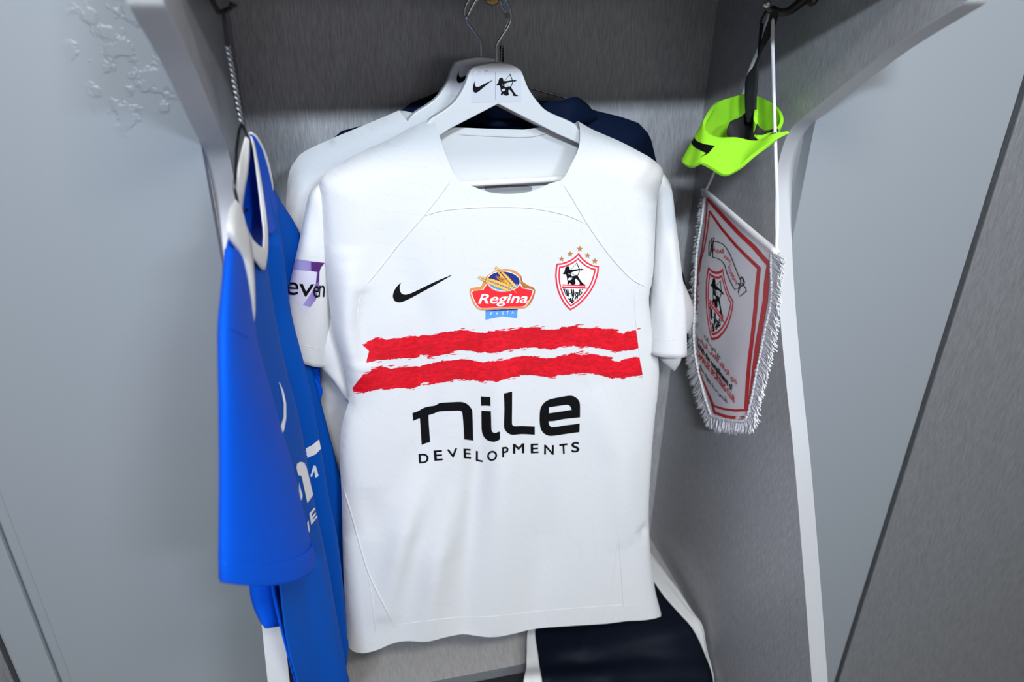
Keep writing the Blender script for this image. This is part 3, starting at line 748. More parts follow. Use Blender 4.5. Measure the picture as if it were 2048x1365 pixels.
lo2 = S2([(1948, 798), (1890, 805), (1820, 815), (1740, 828), (1700, 842), (1620, 832), (1540, 842), (1480, 822), (1390, 800), (1290, 775), (1210, 768), (1120, 778), (1040, 775), (980, 792), (930, 795), (850, 798), (790, 810), (760, 822), (690, 820), (600, 815), (520, 800), (420, 795), (310, 800), (330, 812), (210, 828), (120, 850), (30, 885), (60, 865)]) + \
      S1([(2000, 840), (1950, 860), (1890, 848), (1800, 838), (1760, 858), (1700, 845), (1650, 832), (1560, 828), (1480, 822), (1380, 825), (1400, 845), (1330, 850), (1250, 865), (1150, 880), (1060, 900), (1040, 888), (1080, 868), (1020, 862), (970, 880), (960, 910), (850, 948), (740, 935), (640, 940), (560, 955), (450, 950), (380, 962), (300, 978), (240, 1005), (190, 985), (110, 992)])
def rough(pts, a):
    p = densify(pts, 3.0, closed=False); q = p.copy()
    q[:, 1] += rng.normal(0, a, len(p)); return [tuple(x) for x in q]
flecks = []
for line in (up1, lo1, up2, lo2):
    p = densify(line, 9, closed=False)
    for x, y in p:
        if rng.random() < 0.20:
            l = rng.uniform(4, 13); s = -1 if line in (up1, up2) else 1
            yy = y + s * rng.uniform(1.2, 3.0); h = rng.uniform(0.5, 1.1)
            flecks.append([(x, yy), (x + l, yy - 0.1 * l - h), (x + l * 1.3, yy - 0.12 * l), (x + l * 0.6, yy + h)])
print_on(bv, 'stripe', [rough(up1, 0.45) + rough(lo1, 0.45)], M['stripe'], shirt, 4, rule='nonzero')
print_on(bv, 'stripe', [rough(up2, 0.45) + rough(lo2, 0.45)], M['stripe'], shirt, 4, rule='nonzero')
o = print_on(bv, 'brush_flecks', flecks, M['stripe'], shirt, 4, rule='nonzero')
if o: o['kind'] = 'stuff'

# club crest, in the coordinates of its own drawing
SH = [(622, 283), (655, 340), (700, 390), (760, 440), (840, 482), (945, 500), (938, 600), (915, 690), (880, 790), (830, 885), (760, 985), (660, 1095), (560, 1170), (487, 1213), (440, 1175), (380, 1105), (320, 1000), (278, 890), (252, 780), (240, 650), (248, 545), (262, 460), (350, 452), (430, 425), (500, 390), (560, 345)]
HEAD = [(395, 560), (402, 530), (425, 506), (455, 505), (470, 520), (475, 550), (490, 565), (500, 590), (480, 615), (450, 622), (415, 627), (390, 632), (362, 625), (365, 608), (385, 595)]
ARM = [(460, 562), (480, 560), (560, 553), (620, 543), (650, 545), (652, 538), (705, 552), (655, 572), (652, 564), (625, 566), (560, 580), (500, 602), (470, 605)]
BOW = stroke([(586, 442), (592, 468), (610, 502), (625, 545), (626, 590), (612, 630), (590, 655)], 13)
STR1 = stroke([(588, 446), (540, 505), (490, 562)], 6.5); STR2 = stroke([(488, 604), (545, 638), (592, 655)], 6)
BODY = [(408, 615), (490, 600), (494, 640), (512, 662), (560, 652), (600, 648), (620, 685), (650, 732), (690, 780), (722, 795), (715, 804), (640, 800), (630, 785), (636, 770), (600, 722), (575, 698), (558, 718), (568, 770), (555, 792), (510, 796), (490, 784), (475, 768), (462, 776), (470, 790), (440, 788), (433, 770), (445, 742), (433, 725), (430, 690), (420, 650)]
BODY = auto(BODY, 60, 3); HEAD = auto(HEAD, 60, 3)
HOLE = [(442, 715), (452, 694), (478, 683), (500, 694), (508, 712), (480, 725), (450, 726)]
BAND = stroke([(452, 620), (476, 628)], 9); BAND2 = stroke([(492, 682), (512, 694)], 8)
SCRIPT = [[(362, 862), (400, 862), (395, 880), (418, 985), (408, 975), (385, 905)], stroke([(408, 866), (425, 905), (434, 985)], 20), stroke([(440, 866), (452, 940), (460, 990), (440, 975)], 18), [(470, 932), (488, 935), (486, 952), (470, 948)], stroke([(500, 868), (510, 930), (518, 990)], 20), stroke([(452, 1020), (475, 1035), (494, 1000), (480, 1075)], 20), stroke([(530, 870), (540, 940), (530, 1000), (512, 1045), (505, 1100)], 21), stroke([(560, 925), (590, 920), (560, 960), (580, 985), (556, 1035)], 20), stroke([(605, 920), (600, 980), (590, 1035)], 18), stroke([(640, 870), (632, 920), (620, 985)], 20), stroke([(668, 872), (690, 880)], 15), stroke([(655, 905), (670, 925), (640, 965)], 18), stroke([(520, 1055), (545, 1050), (510, 1095)], 15)]
def crest(bvh, A, parent, step, star=True, prefix=''):
    T = lambda p: aff(p, A)
    sgn = 1
    p1 = inset(SH, 26)
    if seg_dist(np.array([(590., 700.)]), np.vstack((p1, p1[:1])))[0] > seg_dist(np.array([(590., 700.)]), np.vstack((SH, SH[:1])))[0]: sgn = -1
    ring1 = [T(SH), T(inset(SH, sgn * 26))]; ring2 = [T(inset(SH, sgn * 50)), T(inset(SH, sgn * 74))]
    print_on(bvh, 'crest_ground', [T(SH)], M['white_ink'], parent, step, 0)
    bar = [T([(325, 826), (362, 829), (360, 792), (728, 806), (722, 842), (765, 846), (752, 864), (335, 852)]), T([(370, 812), (715, 824), (708, 834), (372, 826)])]
    print_on(bvh, 'crest_shield', ring1 + ring2 + bar, M['crest_red'], parent, step, 1, rule='odd')
    print_on(bvh, 'crest_archer', [T(q) for q in (BODY, HOLE)], M['ink'], parent, step, 2)
    for q in (HEAD, ARM, BOW, STR1, STR2): print_on(bvh, 'crest_archer', [T(q)], M['ink'], parent, step, 2, rule='nonzero')
    for q in (BAND, BAND2): print_on(bvh, 'crest_archer', [T(q)], M['white_ink'], parent, step, 3, rule='nonzero')
    for q in SCRIPT: print_on(bvh, 'crest_script', [T(q)], M['ink'], parent, step, 2, rule='nonzero')
    if star:
        for cx, cy, r in ((637, 225, 56), (482, 307, 54), (345, 385, 52), (762, 330, 54), (878, 420, 56)):
            st = [(cx + (r if k % 2 == 0 else r * 0.42) * math.sin(k * math.pi / 5 + 0.06), cy - (r if k % 2 == 0 else r * 0.42) * math.cos(k * math.pi / 5 + 0.06)) for k in range(10)]
            print_on(bvh, 'star', [T(st)], M['gold_star'], parent, step, 0)
crest(bv, np.array(((1 / 8.027, 0, 1080), (0, 1 / 8.027, 470))), shirt, 2.5)

# sponsor badge
G = lambda p: crop(p, 920, 510, 9.1)
gold = [(200, 600), (380, 578), (425, 480), (470, 400), (560, 330), (660, 280), (760, 258), (860, 255), (960, 275), (1050, 320), (1105, 380), (1130, 440), (1140, 490), (1240, 555), (1330, 590), (1362, 630), (1366, 680), (1330, 800), (1270, 900), (1200, 962), (1120, 978), (900, 978), (700, 990), (440, 1008), (350, 1000), (270, 935), (210, 820), (175, 700), (172, 640)]
redp = [(240, 650), (420, 632), (470, 560), (495, 530), (560, 610), (680, 655), (800, 660), (930, 630), (1030, 590), (1085, 530), (1130, 605), (1290, 632), (1320, 655), (1310, 690), (1270, 790), (1200, 890), (1140, 935), (900, 940), (640, 952), (400, 965), (330, 930), (270, 840), (228, 740), (218, 680)]
print_on(bv, 'badge_border', [auto(G(gold))], M['badge_gold'], shirt, 3, 0)
print_on(bv, 'badge_border', [G([(1090, 350), (1118, 395), (1140, 490), (1240, 555), (1330, 590), (1362, 630), (1366, 680), (1330, 800), (1270, 900), (1230, 930), (1300, 800), (1335, 680), (1300, 620), (1140, 600), (1110, 520)])], M['badge_gold_dark'], shirt, 3, 1)
def grow(p, s):
    p = np.asarray(p, float); c = np.array((770.0, 770.0)); return c + (p - c) * s
print_on(bv, 'badge_panel', [auto(G(grow(redp, 1.035)))], M['white_ink'], shirt, 3, 2)
print_on(bv, 'badge_panel', [auto(G(redp))], M['badge_red'], shirt, 3, 3)
def ell(cx, cy, a, b, n=40, rot=0.0, t0=0, t1=2 * math.pi):
    return [(cx + a * math.cos(t) * math.cos(rot) - b * math.sin(t) * math.sin(rot), cy + a * math.cos(t) * math.sin(rot) + b * math.sin(t) * math.cos(rot)) for t in np.linspace(t0, t1, n, endpoint=t1 < 6)]
print_on(bv, 'badge_oval', [G(ell(790, 472, 308, 188, rot=0.06))], M['white_ink'], shirt, 3, 4)
print_on(bv, 'badge_oval', [G(ell(790, 472, 292, 172, rot=0.06))], M['badge_navy'], shirt, 3, 5)
print_on(bv, 'badge_oval', [G(ell(790, 472, 290, 170, rot=0.06, t0=0.25, t1=math.pi - 0.05))], M['badge_blue'], shirt, 3, 6)
M['wheat_edge'] = mat('wheat_edge_print', lin(150, 84, 30), 0.5)
def grow_c(p, s):
    p = np.asarray(p, float); c = p.mean(0); return c + (p - c) * s
def ear(x0, y0, x1, y1, n, w, l):
    out = []; dx, dy = x1 - x0, y1 - y0; L = math.hypot(dx, dy); ux, uy = dx / L, dy / L; a = math.atan2(dy, dx)
    for i in range(n):
        t = i / (n - 1); s = (0.35 + 0.65 * min(1, t * 1.8 + 0.1))
        for sd in (-1, 1):
            cx = x0 + dx * t - uy * sd * w * 0.55 * s; cy = y0 + dy * t + ux * sd * w * 0.55 * s
            out.append(ell(cx, cy, l * s * 0.8, w * 0.34 * s, 10, a + sd * 0.55 + math.pi))
    return out
for e, mt in ((ear(650, 385, 850, 490, 8, 42, 34), 'wheat_dark'), (ear(345, 400, 860, 590, 12, 62, 48), 'wheat'), (ear(650, 225, 960, 575, 10, 62, 48), 'wheat')):
    print_on(bv, 'badge_wheat', [G(grow_c(q, 1.22)) for q in e], M['wheat_edge'], shirt, 3, 7, rule='nonzero')
    o = print_on(bv, 'badge_wheat', [G(q) for q in e], M[mt], shirt, 3, 8, rule='nonzero')
    if o: o['kind'] = 'stuff'
print_on(bv, 'badge_wheat', [G(stroke([(850, 590), (930, 610), (1000, 660), (1025, 690)], 7))], M['wheat'], shirt, 3, 7)
print_on(bv, 'badge_ribbon', [G([(462, 1010), (760, 990), (1048, 982), (1035, 1152), (765, 1118), (462, 1182)])], M['badge_blue'], shirt, 3, 0)
print_on(bv, 'badge_ribbon', [G([(462, 1008), (760, 990), (1048, 982), (1047, 1002), (760, 1012), (462, 1028)])], M['badge_navy'], shirt, 3, 1)
rl = [G(l) for l in text_to('Regina', (325, 880), (1225, 860), (0, -172), shear=0.28, offset=0.018)]
print_on(bv, 'badge_lettering', rl, M['white_ink'], shirt, 2, 4, rule='odd')
for ch, x in zip('PASTA', (552, 652, 752, 842, 935)):
    lp = [G(l) for l in text_to(ch, (x, 1092 - (x - 552) * 0.055), (x + 38, 1090 - (x - 552) * 0.055), (2, -50))]
    print_on(bv, 'badge_lettering', lp, M['white_ink'], shirt, 2, 2)

# printed purple band and word on the sleeve
bl = world_bvh([slL])
K8 = lambda p: crop(p, 540, 500, 5.25)
M['purple_pale'] = mat('purple_print_pale', lin(206, 203, 222), 0.6)
M['purple_mid'] = mat('purple_print', lin(126, 116, 186), 0.6)
def ink_ramp(m, c0, c1, x0, x1):
    b = m.node_tree.nodes['Principled BSDF']; tc = nd(m, 'ShaderNodeTexCoord'); sx = nd(m, 'ShaderNodeSeparateXYZ'); lk(m, tc.outputs['Object'], sx.inputs[0])
    rp = nd(m, 'ShaderNodeMapRange'); rp.inputs[1].default_value = x0; rp.inputs[2].default_value = x1; lk(m, sx.outputs[0], rp.inputs[0])
    mx = nd(m, 'ShaderNodeMix', data_type='RGBA'); mx.inputs[6].default_value = c0; mx.inputs[7].default_value = c1
    lk(m, rp.outputs[0], mx.inputs[0]); lk(m, mx.outputs[2], b.inputs['Base Color'])
_xa, _xb = at_y(585, 530, .94)[0], at_y(640, 530, .94)[0]
ink_ramp(M['purple_mid'], lin(158, 150, 200), lin(100, 60, 140), _xa + 0.3 * (_xb - _xa), _xb)
M['purple_dark'] = mat('purple_print_dark', lin(74, 22, 100), 0.6)
print_on(bl, 'sleeve_print', [K8([(190, 205), (505, 226), (510, 340), (480, 500), (440, 560), (352, 708), (300, 570), (190, 480)])], M['purple_pale'], shirt, 3, 0)
print_on(bl, 'sleeve_print', [K8([(490, 230), (512, 235), (515, 345), (480, 520), (420, 600), (345, 575), (420, 470), (480, 350)])], M['purple_mid'], shirt, 3, 1)
print_on(bl, 'sleeve_print', [K8([(190, 90), (290, 98), (440, 120), (440, 222), (190, 205)])], M['purple_mid'], shirt, 3, 1)
print_on(bl, 'sleeve_print', [K8([(430, 119), (570, 135), (530, 185), (515, 230), (512, 320), (490, 350), (478, 345), (500, 232), (430, 221)])], M['purple_dark'], shirt, 3, 2)
ev = []
for ch, x0, x1, yb, h in (('e', 182, 302, 468, -150), ('v', 312, 462, 484, -152), ('e', 452, 514, 494, -140), ('n', 506, 568, 490, -140)):
    ev += [K8(l) for l in text_to(ch, (x0, yb), (x1, yb + 4), (0, h * 1.33), shear=0.1)]
print_on(bl, 'sleeve_lettering', ev, M['ink'], shirt, 2.5, 3)

# ------------------------------------------------------------------ hangers
def poly_plate(name, outline3, thick, matl, parent, bevel=0.002):
    """flat outline (x,z) extruded along y with rounded edges."""
    n = len(outline3); V = [tuple(p) for p in outline3] + [(p[0], p[1] + thick, p[2]) for p in outline3]
    F = [tuple(range(n)), tuple(range(2 * n - 1, n - 1, -1))] + [(i, i + n, (i + 1) % n + n, (i + 1) % n) for i in range(n)]
    o = mesh_obj(name, V, F, matl, parent, smooth=False)
    bm = bmesh.new(); bm.from_mesh(o.data); bmesh.ops.recalc_face_normals(bm, faces=bm.faces); bm.to_mesh(o.data); bm.free()
    m = o.modifiers.new('bevel', 'BEVEL'); m.width = bevel; m.segments = 3; m.limit_method = 'ANGLE'; m.angle_limit = math.radians(40)
    return o
H1 = lambda p: crop(p, 860, 0, 4.876)
top = spline(H1([(-900, 1735), (-560, 1540), (-250, 1385), (-80, 1262), (0, 1166), (150, 1070), (250, 980), (335, 840), (385, 705), (430, 655), (560, 622), (660, 613), (790, 628), (875, 678), (905, 725), (960, 862), (1040, 980), (1150, 1090), (1400, 1204), (1470, 1280), (1700, 1410), (2000, 1540), (2240, 1715)]), 90)
low = H1([(2250, 1740), (1950, 1640), (1400, 1378), (1245, 1310), (665, 1015), (190, 1262), (75, 1340), (-300, 1540), (-900, 1770)])
YH = 0.9468
def wooden_hanger(du, dv, Y, name_label, hook_px, tip, loc_label):
    def pt(u, v): return at_y(u + du, v + dv, Y)
    root = thing('clothes_hanger', name_label, 'hanger', at_y(990 + du, 140 + dv, Y))
    ol = [pt(u, v) for u, v in top] + [pt(u, v) for u, v in low]
    b = poly_plate('body', ol, 0.011, M['hanger'], root, 0.003)
    hk = spline([at_y(u, v, Y + 0.0055) for u, v in hook_px], 70)
    tube('hook', hk, 0.0017, M['steel'], root, seg=10)
    bm = bmesh.new(); bmesh.ops.create_uvsphere(bm, u_segments=14, v_segments=10, radius=0.0027, matrix=Matrix.Translation(Vector(hk[-1])))
    me = bpy.data.meshes.new('hook_tip'); bm.to_mesh(me); bm.free(); me.materials.append(M['steel']); link(bpy.data.objects.new('hook_tip', me), root)
    # trouser bar between the two arms
    l, r = at_y(905 + du, 366 + dv, Y + 0.0055), at_y(1130 + du, 366 + dv, Y + 0.0055)
    l[2] = r[2] = at_y(1015 + du, 366 + dv, Y)[2]
    l[0] = ol[0][0] + 0.06; r[0] = ol[len(top) - 1][0] - 0.06
    tube('trouser_bar', [l, r], 0.0042, M['hanger'], root, seg=12)
    return root, b
hook1 = [(993, 128), (993, 108), (993, 92), (999, 80), (1008, 66), (1016, 54), (1021, 40), (1021, 24), (1016, 10), (1006, -8), (990, -20), (972, -19), (956, -6), (946, 10), (938, 26), (934, 34)]
hook2 = [(962, 118), (962, 100), (961, 86), (955, 74), (944, 59), (934, 44), (929, 28), (931, 14), (938, 0), (952, -14), (970, -19), (986, -14), (998, -2), (1004, 14), (1010, 26), (1014, 31)]
hang1, hb1 = wooden_hanger(0, 0, YH, 'white wooden hanger with archer sticker, holding the front striped shirt', hook1, 1, '')
hang2, hb2 = wooden_hanger(-33, -11, 0.9985, 'white wooden hanger behind the stickered one, its label mostly covered', hook2, 1, '')
bh = world_bvh([hb1]); bh2 = world_bvh([hb2])
K5 = lambda p: crop(p, 900, 110, 10.24)
st = [(438, 330), (700, 320), (1000, 318), (1458, 325), (1458, 965), (438, 975)]
print_on(bh, 'sticker', [K5(st)], M['sticker'], hang1, 5, 0)
tickH = [(515, 520), (508, 570), (515, 630), (545, 655), (600, 645), (700, 590), (895, 500), (800, 570), (700, 650), (600, 735), (545, 768), (515, 772), (480, 750), (466, 700), (470, 640), (490, 570)]
print_on(bh, 'tick_logo', [auto(K5(tickH))], M['ink'], hang1, 2, 1)
print_on(bh, 'divider_line', [K5(stroke([(927, 350), (929, 910)], 9))], M['ink_soft'], hang1, 3, 1)
AH = np.array(((1.229 / 10.24, 0, 900 + (950 - 362 * 1.229) / 10.24), (0, 1.253 / 10.24, 110 + (385 - 440 * 1.253) / 10.24)))
print_on(bh, 'archer_print', [aff(BODY, AH), aff(HOLE, AH)], M['ink'], hang1, 2, 1)
for q in (HEAD, ARM, BOW, STR1, STR2): print_on(bh, 'archer_print', [aff(q, AH)], M['ink'], hang1, 2, 1, rule='nonzero')
for q in (BAND, BAND2): print_on(bh, 'archer_print', [aff(q, AH)], M['sticker'], hang1, 2, 2, rule='nonzero')
sh = lambda p, dx, dy: [(x + dx, y + dy) for x, y in p]
print_on(bh2, 'sticker', [K5(sh(st, -430, -120))], M['sticker'], hang2, 5, 0)
print_on(bh2, 'tick_logo', [auto(K5(sh(tickH, -330, -200)))], M['ink'], hang2, 2, 1)

# wire hanger for the navy shirt
wire = thing('wire_hanger', 'thin steel wire hanger with twisted neck carrying the navy shirt', 'hanger', at_y(1003, 120, 1.065))
YW = 1.0745
hk = [(1003, 132), (1003, 104), (1004, 84), (1002, 74), (1010, 56), (1016, 40), (1010, 18), (998, -4), (980, -14), (962, -6), (950, 8), (941, 24), (936, 30)]
tube('hook', spline([at_y(u, v, YW - 0.006) for u, v in hk], 60), 0.0012, M['steel'], wire, seg=8)
fr = [(1003, 142), (1060, 176), (1133, 197), (1180, 232), (1270, 266), (1275, 280), (1180, 296), (900, 296), (710, 288), (700, 280), (770, 250), (862, 208), (940, 166), (1003, 142)]
tube('frame', densify([at_y(u, v, YW) for u, v in fr], 0.02, False), 0.0013, M['steel'], wire, seg=8)
tw = []
for ph in (0, math.pi):
    P = []
    for i in range(60):
        t = i / 59; c = at_y(1003 + 2 * t, 92 + 52 * t, YW); a = 9 * math.pi * t + ph
        P.append(c + np.array((0.0018 * math.cos(a), 0.0018 * math.sin(a), 0)))
    tube('twisted_neck', P, 0.0012, M['dark_steel'], wire, seg=6)

# brass peg in the back wall on which the three hooks hang
peg = thing('wall_peg', 'brass peg on the back wall carrying the three hanger hooks', 'hook', at_y(985, -4, YB))
kc = at_y(984, -9, 0.926); pw = at_y(962, -9, YB); pw[2] = kc[2]
tube('rod', [pw, kc], 0.0045, M['brass'], peg, seg=14)
bm = bmesh.new(); bmesh.ops.create_uvsphere(bm, u_segments=20, v_segments=14, radius=0.0105, matrix=Matrix.Translation(Vector(kc)))
me = bpy.data.meshes.new('knob'); bm.to_mesh(me); bm.free(); me.materials.append(M['brass'])
for p in me.polygons: p.use_smooth = True
link(bpy.data.objects.new('knob', me), peg)
tube('wall_plate', [pw, pw + np.array((0, -0.004, 0))], 0.016, M['brass'], peg, seg=24)

# ------------------------------------------------------------------ blue shirt on the side board
blue = thing('football_shirt', 'royal blue football shirt with white collar seen edge-on, hung on the side board', 'shirt', at_y(490, 270, 0.8))
def grid_cloth(name, rows, nr, nc, parent, matl, solid=0.0011, uv=True):
    """rows of control points (px, px, depth) -> smooth cloth."""
    C = np.array([[at_y(u, v, y) for u, v, y in r] for r in rows])
    A = np.array([spline(r, nc) for r in C])
    S = np.array([spline(A[:, j], nr) for j in range(nc)])          # nc x nr x 3
    yb = np.interp(S[..., 2], PR[::-1, 1], PR[::-1, 0])
    S[..., 0] = np.where(S[..., 1] > yb - 0.012, np.maximum(S[..., 0], XL + 0.004), S[..., 0])
    V = [S[j, i] for i in range(nr) for j in range(nc)]
    F = [(i * nc + j, i * nc + j + 1, (i + 1) * nc + j + 1, (i + 1) * nc + j) for i in range(nr - 1) for j in range(nc - 1)]
    return mesh_obj(name, V, F, matl, parent, solid=solid, uv=[(p[1], p[2]) for p in V])
# front panel folded like a concertina: near edge, swell, fold A, dip, fold B, dip, far edge, turn
body_rows = [
    [(470, 470, 0.7), (490, 500, 0.72), (530, 505, 0.78), (520, 480, 0.83), (540, 398, 0.855), (530, 390, 0.895), (547, 382, 0.94), (548, 387, 0.97)],
    [(470, 560, 0.68), (500, 580, 0.71), (540, 580, 0.77), (528, 560, 0.83), (562, 480, 0.86), (548, 472, 0.905), (600, 481, 0.962), (601, 487, 0.985)],
    [(478, 680, 0.66), (520, 690, 0.7), (556, 670, 0.76), (542, 655, 0.83), (580, 620, 0.86), (564, 610, 0.93), (602, 600, 0.962), (600, 606, 0.985)],
    [(500, 800, 0.65), (540, 800, 0.69), (574, 750, 0.755), (556, 740, 0.82), (606, 725, 0.85), (584, 715, 0.92), (618, 716, 0.94), (612, 716, 0.975)],
    [(530, 920, 0.64), (570, 920, 0.685), (596, 832, 0.75), (574, 832, 0.82), (625, 806, 0.845), (600, 800, 0.915), (640, 806, 0.935), (634, 806, 0.97)],
    [(545, 1060, 0.635), (590, 1060, 0.68), (616, 940, 0.745), (592, 940, 0.815), (642, 905, 0.84), (616, 900, 0.91), (668, 914, 0.93), (660, 914, 0.965)],
    [(560, 1180, 0.63), (605, 1180, 0.675), (634, 1035, 0.74), (610, 1035, 0.81), (658, 1000, 0.835), (632, 1000, 0.905), (684, 985, 0.925), (676, 985, 0.96)],
    [(574, 1290, 0.63), (622, 1290, 0.67), (656, 1140, 0.735), (630, 1140, 0.805), (678, 1105, 0.83), (650, 1105, 0.9), (696, 1110, 0.92), (688, 1110, 0.955)],
    [(596, 1380, 0.625), (640, 1385, 0.67), (690, 1330, 0.73), (668, 1320, 0.8), (694, 1275, 0.825), (672, 1270, 0.895), (707, 1252, 0.915), (700, 1252, 0.95)],
    [(600, 1480, 0.625), (660, 1480, 0.67), (712, 1410, 0.73), (688, 1400, 0.8), (696, 1283, 0.825), (674, 1278, 0.895), (705, 1262, 0.915), (698, 1262, 0.95)],
]
bbody = grid_cloth('body', body_rows, 110, 90, blue, M['blue_front'])
# back panel hanging against the board
back_rows = [
    [(474, 420, .74), (484, 350, .80), (500, 300, .86), (560, 400, .97)],
    [(462, 560, .68), (500, 560, .78), (540, 540, .88), (582, 530, .99)],
    [(470, 760, .655), (510, 760, .75), (550, 740, .86), (600, 720, .97)],
    [(520, 1000, .64), (560, 980, .73), (600, 940, .85), (650, 920, .96)],
    [(548, 1200, .63), (590, 1180, .72), (630, 1120, .84), (680, 1110, .95)],
    [(604, 1420, .63), (630, 1400, .72), (660, 1290, .83), (696, 1256, .945)],
]
bback = grid_cloth('back_panel', back_rows, 50, 40, blue, M['blue'])
# near sleeve, a wide flap hanging in front of the board's edge
bsl = sleeve('sleeve', [((468, 440), .70, (486, 458), .75, .004), ((458, 486), .635, (492, 520), .72, .006), ((452, 560), .59, (498, 600), .69, .007), ((446, 640), .56, (504, 685), .675, .009), ((445, 700), .545, (520, 745), .67, .010), ((446, 800), .53, (548, 840), .66, .011), ((446, 930), .52, (580, 940), .655, .012), ((445, 1040), .512, (604, 1040), .65, .013), ((444, 1110), .506, (618, 1100), .65, .014), ((444, 1158), .505, (622, 1124), .65, .014)], 90, blue, M['blue'], seg=64, power=1.0, wrinkle=0.0, sag=0.010)
# hem band of that sleeve
cuff = sleeve('cuff', [((443, 1124), .504, (620, 1084), .649, .0150), ((443, 1146), .503, (623, 1106), .649, .0154), ((444, 1166), .503, (625, 1128), .649, .0152)], 10, blue, M['blue'], seg=64, power=1.0, close_top=False, sag=0.010, sag_pow=0)
seam(world_bvh([bsl]), 'seam', [(448, 657), (468, 660), (500, 678)], 0.0009, M['blue'], blue, 24)
# lower corner of cloth below that sleeve
sleeve('side_flap', [((500, 1150), .635, (572, 1150), .68, .010), ((506, 1200), .635, (568, 1200), .68, .010), ((522, 1240), .635, (567, 1235), .68, .008), ((532, 1258), .635, (566, 1251), .68, .004)], 20, blue, M['blue'], seg=24)
# far sleeve, tucked behind the white sleeve
sleeve('sleeve', [((570, 470), .968, (596, 484), .974, .003), ((575, 520), .967, (606, 520), .97, .006), ((585, 640), .962, (628, 640), .966, .007), ((596, 735), .96, (639, 728), .964, .008), ((606, 770), .96, (641, 775), .962, .008), ((612, 800), .958, (637, 796), .96, .007)], 30, blue, M['blue'], seg=30, wrinkle=0.12)
cv = [(612, 748), (622, 755), (633, 768), (639, 782), (636, 796)]
tube('cuff', spline([at_y(u, v, 0.945) for u, v in cv], 24), 0.0045, M['blue'], blue, seg=10)
# collar and white trim
def ribbon(name, Lp, Rp, n, parent, matl, solid=0.0015, bulge=0.0):
    a = spline([at_y(*q) for q in Lp], n); b = spline([at_y(*q) for q in Rp], n)
    m = (a + b) / 2 + np.array((bulge * 0.6, -bulge, 0))
    V = list(a) + list(m) + list(b)
    F = [(r * n + i, r * n + i + 1, (r + 1) * n + i + 1, (r + 1) * n + i) for r in range(2) for i in range(n - 1)]
    return mesh_obj(name, V, F, matl, parent, solid=solid, subd=1)
ribbon('collar', [(490, 273, .80), (483, 301, .775), (476, 338, .75), (470, 376, .725), (472, 413, .70)], [(498, 280, .80), (498, 310, .785), (495, 345, .77), (490, 371, .755), (483, 420, .735)], 30, blue, wp)
ribbon('shoulder_panel', [(470, 402, .69), (460, 416, .655), (455, 448, .622), (458, 476, .622), (478, 505, .645), (487, 540, .65), (491, 589, .65), (494, 641, .65), (494, 678, .655)], [(482, 418, .71), (489, 444, .70), (499, 474, .69), (503, 492, .685), (506, 525, .675), (508, 560, .668), (509, 595, .662), (508, 635, .655), (500, 677, .658)], 40, blue, wp, bulge=0.006)
ribbon('collar', [(484, 424, .718), (492, 452, .72), (504, 478, .725), (515, 490, .74), (527, 498, .765)], [(499, 500, .705), (504, 512, .71), (513, 526, .72), (522, 538, .74), (529, 541, .765)], 24, blue, wp, bulge=0.003)
ribbon('collar', [(526, 497, .765), (527, 463, .775), (523, 428, .785), (516, 369, .80), (507, 299, .815), (501, 271, .815)], [(530, 540, .765), (535, 505, .775), (535, 463, .785), (530, 416, .795), (521, 357, .81), (508, 285, .825)], 30, blue, wp)
tube('collar_edge', spline([at_y(*q) for q in ((500, 267, .83), (511, 275, .84), (525, 299, .86), (535, 329, .875), (542, 362, .89), (543, 380, .90))], 30), 0.0022, wp, blue, seg=8)
grid_cloth('back_neck', [[(501, 268, .825), (507, 272, .83), (511, 276, .838)], [(508, 300, .83), (518, 300, .845), (525, 300, .86)], [(517, 360, .82), (530, 350, .86), (541, 360, .888)], [(528, 420, .80), (540, 410, .85), (546, 381, .905)], [(534, 470, .79), (550, 460, .85), (556, 410, .93)]], 30, 14, blue, M['blue'])
grid_cloth('neck_lining', [[(492, 276, .83), (498, 276, .835), (503, 276, .84)], [(492, 340, .84), (505, 340, .85), (514, 330, .86)], [(484, 410, .82), (505, 400, .84), (524, 390, .86)], [(490, 450, .80), (512, 450, .83), (532, 450, .85)], [(508, 500, .80), (520, 505, .82), (534, 510, .84)]], 24, 12, blue, M['blue_deep'])
